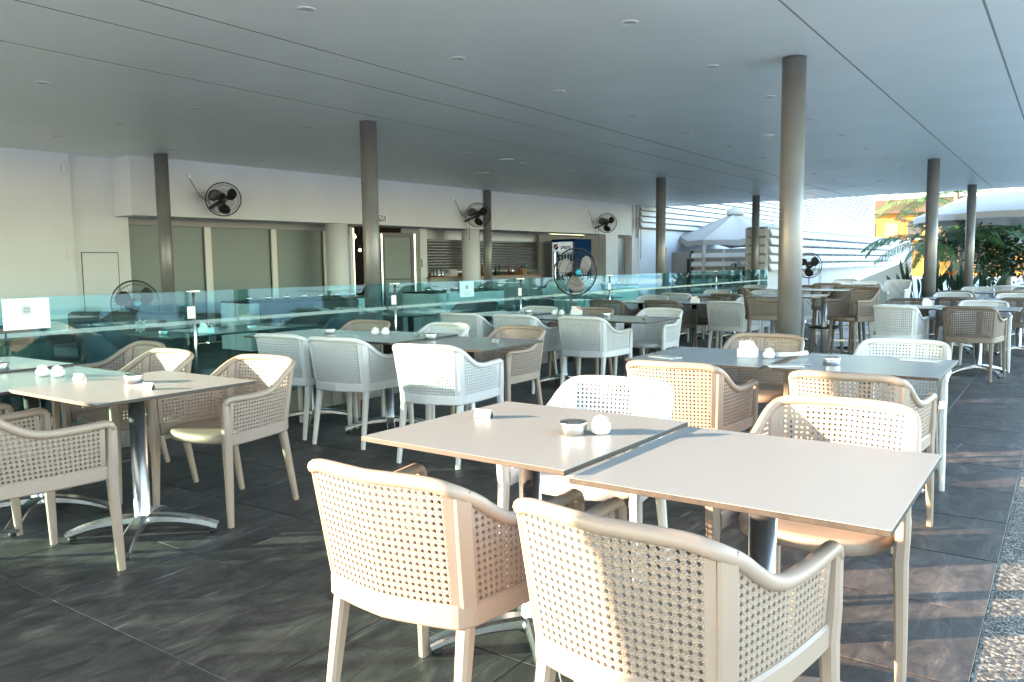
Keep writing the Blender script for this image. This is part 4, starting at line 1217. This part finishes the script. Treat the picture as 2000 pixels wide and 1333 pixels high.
# tall white louvre wall continuing the facade line (faces the terrace)
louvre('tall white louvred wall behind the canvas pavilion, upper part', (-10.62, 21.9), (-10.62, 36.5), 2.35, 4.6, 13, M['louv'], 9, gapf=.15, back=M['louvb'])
w_ = tag(MB().box(-10.9, -10.66, 22.0, 36.5, 0, 2.3).build('plain_white_wall', M['wall']), 'plain white wall below the tall louvres, left of the pavilion', 'wall')
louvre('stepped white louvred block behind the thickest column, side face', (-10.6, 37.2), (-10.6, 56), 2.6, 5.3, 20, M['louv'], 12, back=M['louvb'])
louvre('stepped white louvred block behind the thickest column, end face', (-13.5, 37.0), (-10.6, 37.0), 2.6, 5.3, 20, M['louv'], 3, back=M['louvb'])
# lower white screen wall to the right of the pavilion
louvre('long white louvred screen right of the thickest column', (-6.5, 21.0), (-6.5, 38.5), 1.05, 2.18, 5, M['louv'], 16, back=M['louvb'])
wl = tag(MB().box(-6.85, -6.58, 21.0, 38.5, 0, 1.04).build('low_white_wall', M['wall']), 'low white wall under the long louvred screen', 'wall')
louvre('short return of the long louvred screen beside the pavilion', (-7.05, 20.95), (-6.52, 20.95), .6, 2.18, 7, M['louv'], 2, back=M['louvm'])
wu = tag(MB().box(-9.4, -9.15, 37, 62, 0, 2.6).build('white_parapet_wall', M['wall']), 'white parapet wall stepping down towards the palms', 'wall')
# low shaded louvre fences under the pavilion
louvre('low grey white fence left of the pavilion post', (-11.9, 23.6), (-10.5, 23.6), .1, 1.75, 6, M['louvs'], 3, group='low fences by the pavilion', gapf=.4, back=M['louvm'])
louvre('low grey white fence under the pavilion roof', (-9.75, 23.9), (-7.75, 23.9), .1, 1.68, 6, M['louvs'], 3, group='low fences by the pavilion', gapf=.4, back=M['louvm'])
gate = thing('grey_gate', 'grey double gate beside the fence under the pavilion', 'gate', (-10.1, 23.9, 0), 0)
MB().box(-.35, .28, 0, .04, .02, 1.62).build('panel', M['wallg'], gate); MB().box(.30, .38, -.01, .05, .02, 1.66).build('post', M['dark'], gate)
MB().box(.17, .27, -.008, -.001, .4, 1.4).build('slot', M['gap'], gate)
# pavilion: pyramid canvas roof
pv = thing('pavilion', 'beige canvas pavilion with a pyramid roof and a small cap', 'pavilion', (-9.35, 26.6, 0), radians(45))
rf = MB(); apex = (0, 0, 2.95); R_ = 2.02
cs = [(-R_, -R_), (R_, -R_), (R_, R_), (-R_, R_)]
for k in range(4):
    a, b_ = cs[k], cs[(k + 1) % 4]; n1 = 10; n2 = 8; idx = []
    for j in range(n2 + 1):
        v = j / n2; row = []
        for i in range(n1 + 1):
            u = i / n1
            ex, ey = a[0] + (b_[0] - a[0]) * u, a[1] + (b_[1] - a[1]) * u
            ez = 1.98 + .10 * 4 * u * (1 - u) * 0 + (.22 * max(0, 1 - abs(u - .5) * 5))
            x, y = ex * (1 - v), ey * (1 - v)
            z = ez * (1 - v) + apex[2] * v - .10 * sin(pi * v) * (.4 + 2.4 * u * (1 - u))
            row.append(rf.vert((x, y, z)))
        idx.append(row)
    for j in range(n2):
        for i in range(n1): rf.face([idx[j][i], idx[j][i + 1], idx[j + 1][i + 1], idx[j + 1][i]], 0, None, True)
    vr = []
    for i in range(n1 + 1):
        u = i / n1; ex, ey = a[0] + (b_[0] - a[0]) * u, a[1] + (b_[1] - a[1]) * u
        ez = 1.98 + (.22 * max(0, 1 - abs(u - .5) * 5))
        vr.append((rf.vert((ex, ey, ez)), rf.vert((ex * 1.002, ey * 1.002, ez - .16 if abs(u - .5) > .2 else ez - .2))))
    for i in range(n1): rf.face([vr[i][1], vr[i + 1][1], vr[i + 1][0], vr[i][0]])
rf.build('roof', M['canvasp'], pv)
MB().lathe([(.28, 2.86), (.3, 2.95), (.2, 3.06), (.05, 3.13)], 14).build('cap', M['canvasp'], pv)
for x, y in cs: MB().box(x * .97 - .05, x * .97 + .05, y * .97 - .05, y * .97 + .05, 0, 2.0).build('post', M['frame'], pv)
# white parasols on the right
def parasol(x, y, R, ze, za, deg, label, px=0, py=0, col='canvas'):
    t = thing('parasol', label, 'parasol', (x, y, 0), radians(deg), 'white parasols on the right')
    b = MB(); n = 8
    def P_at(k, v, sag=.10):
        a = 2 * pi * k / (n * 4); kk = (k % 4) / 4
        r = R * v * (1 - .07 * sin(pi * kk)); z = za - (za - ze) * v ** 1.15 - sag * 0 + .03 * sin(pi * kk) * v
        return (r * cos(a), r * sin(a), z)
    for lay, dz in ((0, 0), (1, -.006)):
        g = [[b.vert((p[0], p[1], p[2] + dz)) for p in (P_at(k, v / 6) for k in range(n * 4))] for v in range(7)]
        for v in range(6):
            for k in range(n * 4):
                q = [g[v][k], g[v + 1][k], g[v + 1][(k + 1) % (n * 4)], g[v][(k + 1) % (n * 4)]]
                b.face(q if not lay else q[::-1], 0, None, False)
    e = [[b.vert((p[0], p[1], p[2] - dz)) for p in (P_at(k, 1) for k in range(n * 4))] for dz in (0, .16)]
    for k in range(n * 4): b.face([e[0][k], e[1][k], e[1][(k + 1) % (n * 4)], e[0][(k + 1) % (n * 4)]])
    b.build('canopy', M[col], t)
    for k in range(n):
        a = 2 * pi * k / n
        MB().tube([(.02 * cos(a), .02 * sin(a), za - .03), (R * .98 * cos(a), R * .98 * sin(a), ze - .03)], .012, 5).build('rib', M['frame'], t)
        MB().tube([(.03 * cos(a), .03 * sin(a), ze - .25), (R * .5 * cos(a), R * .5 * sin(a), (za + ze) / 2 - .03)], .010, 5).build('strut', M['frame'], t)
    MB().lathe([(.03, .03), (.03, za)], 12).build('pole', M['wht'], t)
    MB().lathe([(.3, .001), (.3, .07), (.05, .09)], 20).build('base', M['plinth'], t)
parasol(-1.0, 25.9, 2.8, 2.45, 3.55, 12, 'large white parasol at the right picture edge, pole in view')
parasol(.1, 33.5, 2.0, 1.95, 2.6, 10, 'smaller white parasol farther off at the right picture edge')
# grey sloping canvas (folded lounger roof) seen left of the spear leaved plants
gc = tag(MB().loft([[(-1.4, 0, .2), (.9, 0, 1.22), (.95, 0, .2)], [(-1.4, 1.2, .2), (.9, 1.2, 1.22), (.95, 1.2, .2)]], smooth=False).build('sloping_canvas_cover', M['louvs'], None, (-4.9, 25.6, 0)), 'grey sloping cover left of the spear leaved plants', 'cover')

# ------------------------------------------------------------------ planting
def leaf_blade(b, base, tip, wid, nrm, bend=0.0, seg=4, m=0):
    base, tip = Vector(base), Vector(tip); d = tip - base; nrm = Vector(nrm)
    sd = d.cross(nrm).normalized(); up_ = sd.cross(d).normalized()
    L = []; R_l = []
    for i in range(seg + 1):
        q = i / seg; c = base + d * q + up_ * (-bend * d.length * q * q)
        w = wid * (.25 + 1.6 * q * (1 - q) * 1.5) * (1 if i < seg else 0) * .5
        L.append(b.vert(c - sd * w + up_ * w * .25)); R_l.append(b.vert(c + sd * w + up_ * w * .25))
    Cn = [b.vert(base + d * (i / seg) + up_ * (-bend * d.length * (i / seg) ** 2)) for i in range(seg + 1)]
    for i in range(seg):
        b.face([L[i], Cn[i], Cn[i + 1], L[i + 1]], m); b.face([Cn[i], R_l[i], R_l[i + 1], Cn[i + 1]], m)
def frond_mb(length, droop, n=34, wl=.55, ww=.035, rise=.5):
    b = MB(); pts = []
    for i in range(13):
        q = i / 12; a = rise - droop * q * q
        pts.append(Vector((length * q * cos(a * .5), 0, length * (sin(rise) * q - droop * .55 * q * q))))
    b.sweep(pts, Vector((0, 1, 0)), [.045 * (1 - .85 * i / 12) for i in range(13)], [.03 * (1 - .8 * i / 12) for i in range(13)], 'ell', 5)
    for i in range(n):
        q = .12 + .88 * i / n; k = q * 12; j = min(11, int(k)); p = pts[j].lerp(pts[j + 1], k - j)
        T = (pts[j + 1] - pts[j]).normalized()
        l = wl * (sin(pi * min(1, q * .82 + .15)) ** .7)
        for s_ in (-1, 1):
            dr = Vector((T.x * .75, s_ * .8, T.z * .75 - .35 + random.uniform(-.12, .1))).normalized()
            leaf_blade(b, p, p + dr * l * random.uniform(.85, 1.1), ww, Vector((0, 0, 1)), .18, 3)
    return b
fr_meshes = [frond_mb(2.1, d, 36, .5, .036, r).mesh('frond', M['leaf']) for d, r in ((.9, .7), (1.2, .5), (.7, .9), (1.5, .6))]
def palm(x, y, h, n, label, s=1.0, lean=(0, 0), spread=None):
    t = thing('palm_tree', label, 'palm tree', (x, y, 0), 0, 'palm trees beyond the terrace')
    b = MB(); prof = []
    pts = [Vector((lean[0] * (q / 8) ** 1.5, lean[1] * (q / 8) ** 1.5, h * q / 8)) for q in range(9)]
    b.sweep(pts, Vector((1, 0, 0)), [.22 * s * (1 - .35 * q / 8) for q in range(9)], [.22 * s * (1 - .35 * q / 8) for q in range(9)], 'ell', 12)
    b.build('trunk', M['bark'], t)
    cr = bpy.data.objects.new('crown', MB().lathe([(.05, -.1), (.10, .0), (.05, .12)], 10).mesh('crown', M['bark'])); C.objects.link(cr); cr.parent = t; cr.location = pts[-1]
    for k in range(n):
        a = 2 * pi * k / n + random.uniform(-.2, .2) if spread is None else spread[k]
        o = put('frond', random.choice(fr_meshes), cr, (0, 0, 0), (0, random.uniform(-.35, .5), a)); f_ = s * random.uniform(.85, 1.15); o.scale = (f_, f_, f_)
    return t
palm(-3.1, 25.2, 1.75, 13, 'palm with arching dark fronds left of the front right columns', .92)
palm(-2.9, 29.5, 2.2, 12, 'palm with upright fronds rising behind the first palm', 1.0)
palm(-1.7, 31.0, 2.0, 13, 'palm between the two right hand columns', 1.0)
palm(-5.5, 52, 5.0, 14, 'tall distant palm against the ochre building', 1.8); palm(-1.5, 58, 6.0, 14, 'tall distant palm above the parasol', 1.9); palm(-7.9, 60, 5.2, 14, 'distant golden palm in front of the brown eave', 1.7)
palm(-3.4, 66, 6.3, 14, 'distant palm top right of the white trunk', 1.8)
def spear(x, y, h, n, label, flower=False):
    t = thing('spear_plant', label, 'plant', (x, y, 0), 0, 'clumps of spear shaped leaves')
    for k in range(n):
        b = MB(); a = 2 * pi * k / n + random.random(); tl = random.uniform(.15, .8); L = h * random.uniform(.75, 1.1)
        d = Vector((cos(a) * sin(tl), sin(a) * sin(tl), cos(tl)))
        p0 = Vector((.08 * cos(a), .08 * sin(a), 0)); p1 = p0 + d * L * .45
        b.tube([p0, p1], .012, 5); leaf_blade(b, p1, p1 + (d + Vector((0, 0, -.1))) * L * .62, .15, Vector((-sin(a) * .2 + cos(a), cos(a), .4)), .12, 5)
        b.build('leaf', M['leaf3'], t)
    if flower:
        b = MB()
        for k in range(5): leaf_blade(b, (0, -.1, h * .75), (.16 * cos(k) , -.1 - .1 * sin(k), h * .75 + .16), .05, (0, 1, 0), 0, 3)
        b.build('flower', M['fern'], t)
spear(-3.35, 23.9, 1.25, 22, 'clump of spear leaves left of the front right column'); spear(-2.55, 23.6, 1.15, 22, 'clump of spear leaves with an orange flower', True); spear(-1.95, 23.8, 1.1, 18, 'clump of spear leaves beside the far right column')
spear(-8.6, 24.2, .95, 18, 'spear leaved plant behind the far end of the glass'); spear(-9.4, 24.3, .85, 16, 'second spear leaved plant behind the far end of the glass')
def bush(x, y, z0, rx, ry, rz, n, label, lsz=.16, mk='leaf2', trunk=True, ox=0):
    t = thing('broadleaf_shrub', label, 'shrub', (x, y, 0), 0, 'dark broadleaf shrubs')
    b = MB(); clumps = [(random.gauss(0, .45), random.gauss(0, .45), random.gauss(0, .42)) for _ in range(14)]
    for k in range(n):
        c = random.choice(clumps)
        p = Vector(((c[0] + random.gauss(0, .22)) * rx + ox, (c[1] + random.gauss(0, .22)) * ry, z0 + (c[2] + random.gauss(0, .2)) * rz))
        if p.z < .1: p.z = .1 + random.random() * .3
        a = random.uniform(0, 2 * pi); d = Vector((cos(a), sin(a), random.uniform(-.7, .5))).normalized()
        L = lsz * random.uniform(.6, 1.5)
        leaf_blade(b, p, p + d * L, L * .55, Vector((random.uniform(-.5, .5), random.uniform(-.5, .5), 1)), .2, 3)
    tag(b.build('foliage', M[mk], t), kind='stuff')
    if trunk:
        s_ = MB()
        for k in range(5):
            a = k * 1.3; s_.tube([(.05 * cos(a), .05 * sin(a), 0), (.15 * rx * cos(a) + ox * .5, .2 * ry * sin(a), z0 * .6), (.4 * rx * cos(a) + ox, .4 * ry * sin(a), z0)], .02, 6)
        s_.build('stem', M['bark'], t)
bush(-1.9, 26.3, 1.5, .9, .7, .75, 900, 'dark glossy shrub between the two right columns')
bush(-.9, 26.8, 1.25, .9, .7, .65, 900, 'dark glossy shrub under the parasol edge')
bush(.0, 27.2, 1.2, .8, .7, .6, 700, 'dark glossy shrub behind the parasol pole')
bush(-3.0, 28.5, 1.9, .7, .7, .6, 600, 'leafy shrub behind the arching palm', .18)
bush(-8.0, 23.8, 1.0, .35, .35, .35, 420, 'bushy potted plant behind the far end of the glass', .09)
bush(-1.2, 34, 2.2, 3.0, 1.2, .9, 1300, 'broad dark tree mass behind the parasols', .26)
bush(-4.0, 46, 1.6, 2.2, 1.2, .9, 800, 'hedge like shrub before the ochre building', .3)
bush(3.5, 36, 2.0, 3.0, 1.5, 1.6, 1200, 'large shrub at the right beyond the parasols', .28)

# ------------------------------------------------------------------ far buildings
ob = thing('ochre_building', 'ochre building with a brown eave and lit windows far behind the palms', 'building', (-8, 72, 0))
MB().box(-7, 2.0, 0, 6, 0, 5.0).build('wall', M['ochre'], ob)
MB().box(2.0, 14, 1.0, 7, 0, 5.9).build('wall', M['ochre'], ob)
MB().box(-8.5, 2.6, -1.2, 6.4, 5.0, 6.1).build('eave', M['brownroof'], ob)
for k in range(5):
    w = MB().box(-6.4 + k * 1.7, -5.4 + k * 1.7, -.05, .02, 3.0, 4.3).build('window', M['wood'] if k % 2 else M['dark'], ob)  # wood brown panes stand in for orange light in the windows
    MB().box(-6.5 + k * 1.7, -5.3 + k * 1.7, -.12, -.055, 2.9, 3.0).build('sill', M['frame'], w)
for k in range(6): MB().box(3 + k * 1.8, 4.1 + k * 1.8, .94, .98, 2.6, 4.0).build('window', M['dark'], ob)
hb = thing('white_house', 'plain white house at the far right beyond the shrubs', 'building', (6, 60, 0))
MB().box(-4, 8, 0, 6, 0, 4.2).build('wall', M['wall'], hb)
for k in range(4): MB().box(-3 + k * 2.8, -1.8 + k * 2.8, -.05, -.005, 1.2, 2.6).build('window', M['dark'], hb)
MB().box(-4.3, 8.3, -.3, 6.3, 4.2, 4.45).build('roof', M['wht'], hb)

# ------------------------------------------------------------------ unseen things added around the terrace to shape the light
gw = thing('neighbour_wing', 'white neighbouring wing behind the terrace at the left, outside the picture', 'building', (-14.3, -4.8, 0), radians(129.7))  # unseen block put in to keep low sun off the rear rows
MB().box(0, 8, 0, 3, 0, 3.15).build('wall', M['wall'], gw)
MB().box(-.1, 8.1, -.1, 3.1, 3.151, 3.3).build('roof', M['wht'], gw)
pd = tag(MB().box(1.301, 60, -40, 60, -.058, -.002).build('pool_deck', mat('pale_deck', (.66, .70, .685), .7, noise=.06, nscale=1)), kind='structure')  # unseen pale surface added to bounce light up to the ceiling

ws = thing('waiter_station', 'grey waiter station cabinet behind the viewer, outside the picture', 'cabinet', (-2.67, -.66, 0), radians(40))  # put in only to throw shade across the nearest right armchair
MB().cbox(-.2, .2, -.33, .33, .06, 1.25, .006).build('body', M['wallg'], ws)
MB().cbox(-.22, .22, -.35, .35, 1.251, 1.28, .004).build('top', M['wood'], ws)
for sx in (-1, 1):
    for sy in (-1, 1): MB().box(sx * .15 - .02, sx * .15 + .02, sy * .27 - .02, sy * .27 + .02, .001, .059).build('foot', M['black'], ws)

for k, y in enumerate((-2.9, -1.98, -1.1)):  # unseen, added to stop sun through the glass reaching the near floor
    t = thing('planter', ['planter with a clipped shrub behind the glass, rear one, outside the picture', 'planter with a clipped shrub behind the glass, middle one, outside the picture', 'planter with a clipped shrub behind the glass, front one, outside the picture'][k], 'planter', (-6.45, y, 0), 0, 'planters behind the glass')
    MB().cbox(-.22, .22, -.43, .43, .001, .55, .01).build('box', M['plinth'], t)
    MB().box(-.19, .19, -.40, .40, .552, .56).build('soil', M['bark'], t)
    b = MB()
    for i in range(420):
        p = Vector((random.uniform(-.2, .2), random.uniform(-.44, .42), random.uniform(.56, 1.0)))
        a = random.uniform(0, 6.28); d = Vector((cos(a), sin(a), random.uniform(-.3, .6))).normalized()
        leaf_blade(b, p, p + d * .13, .075, Vector((random.uniform(-.5, .5), random.uniform(-.5, .5), 1)), .2, 2)
    tag(b.build('foliage', M['leaf2'], t), kind='stuff')
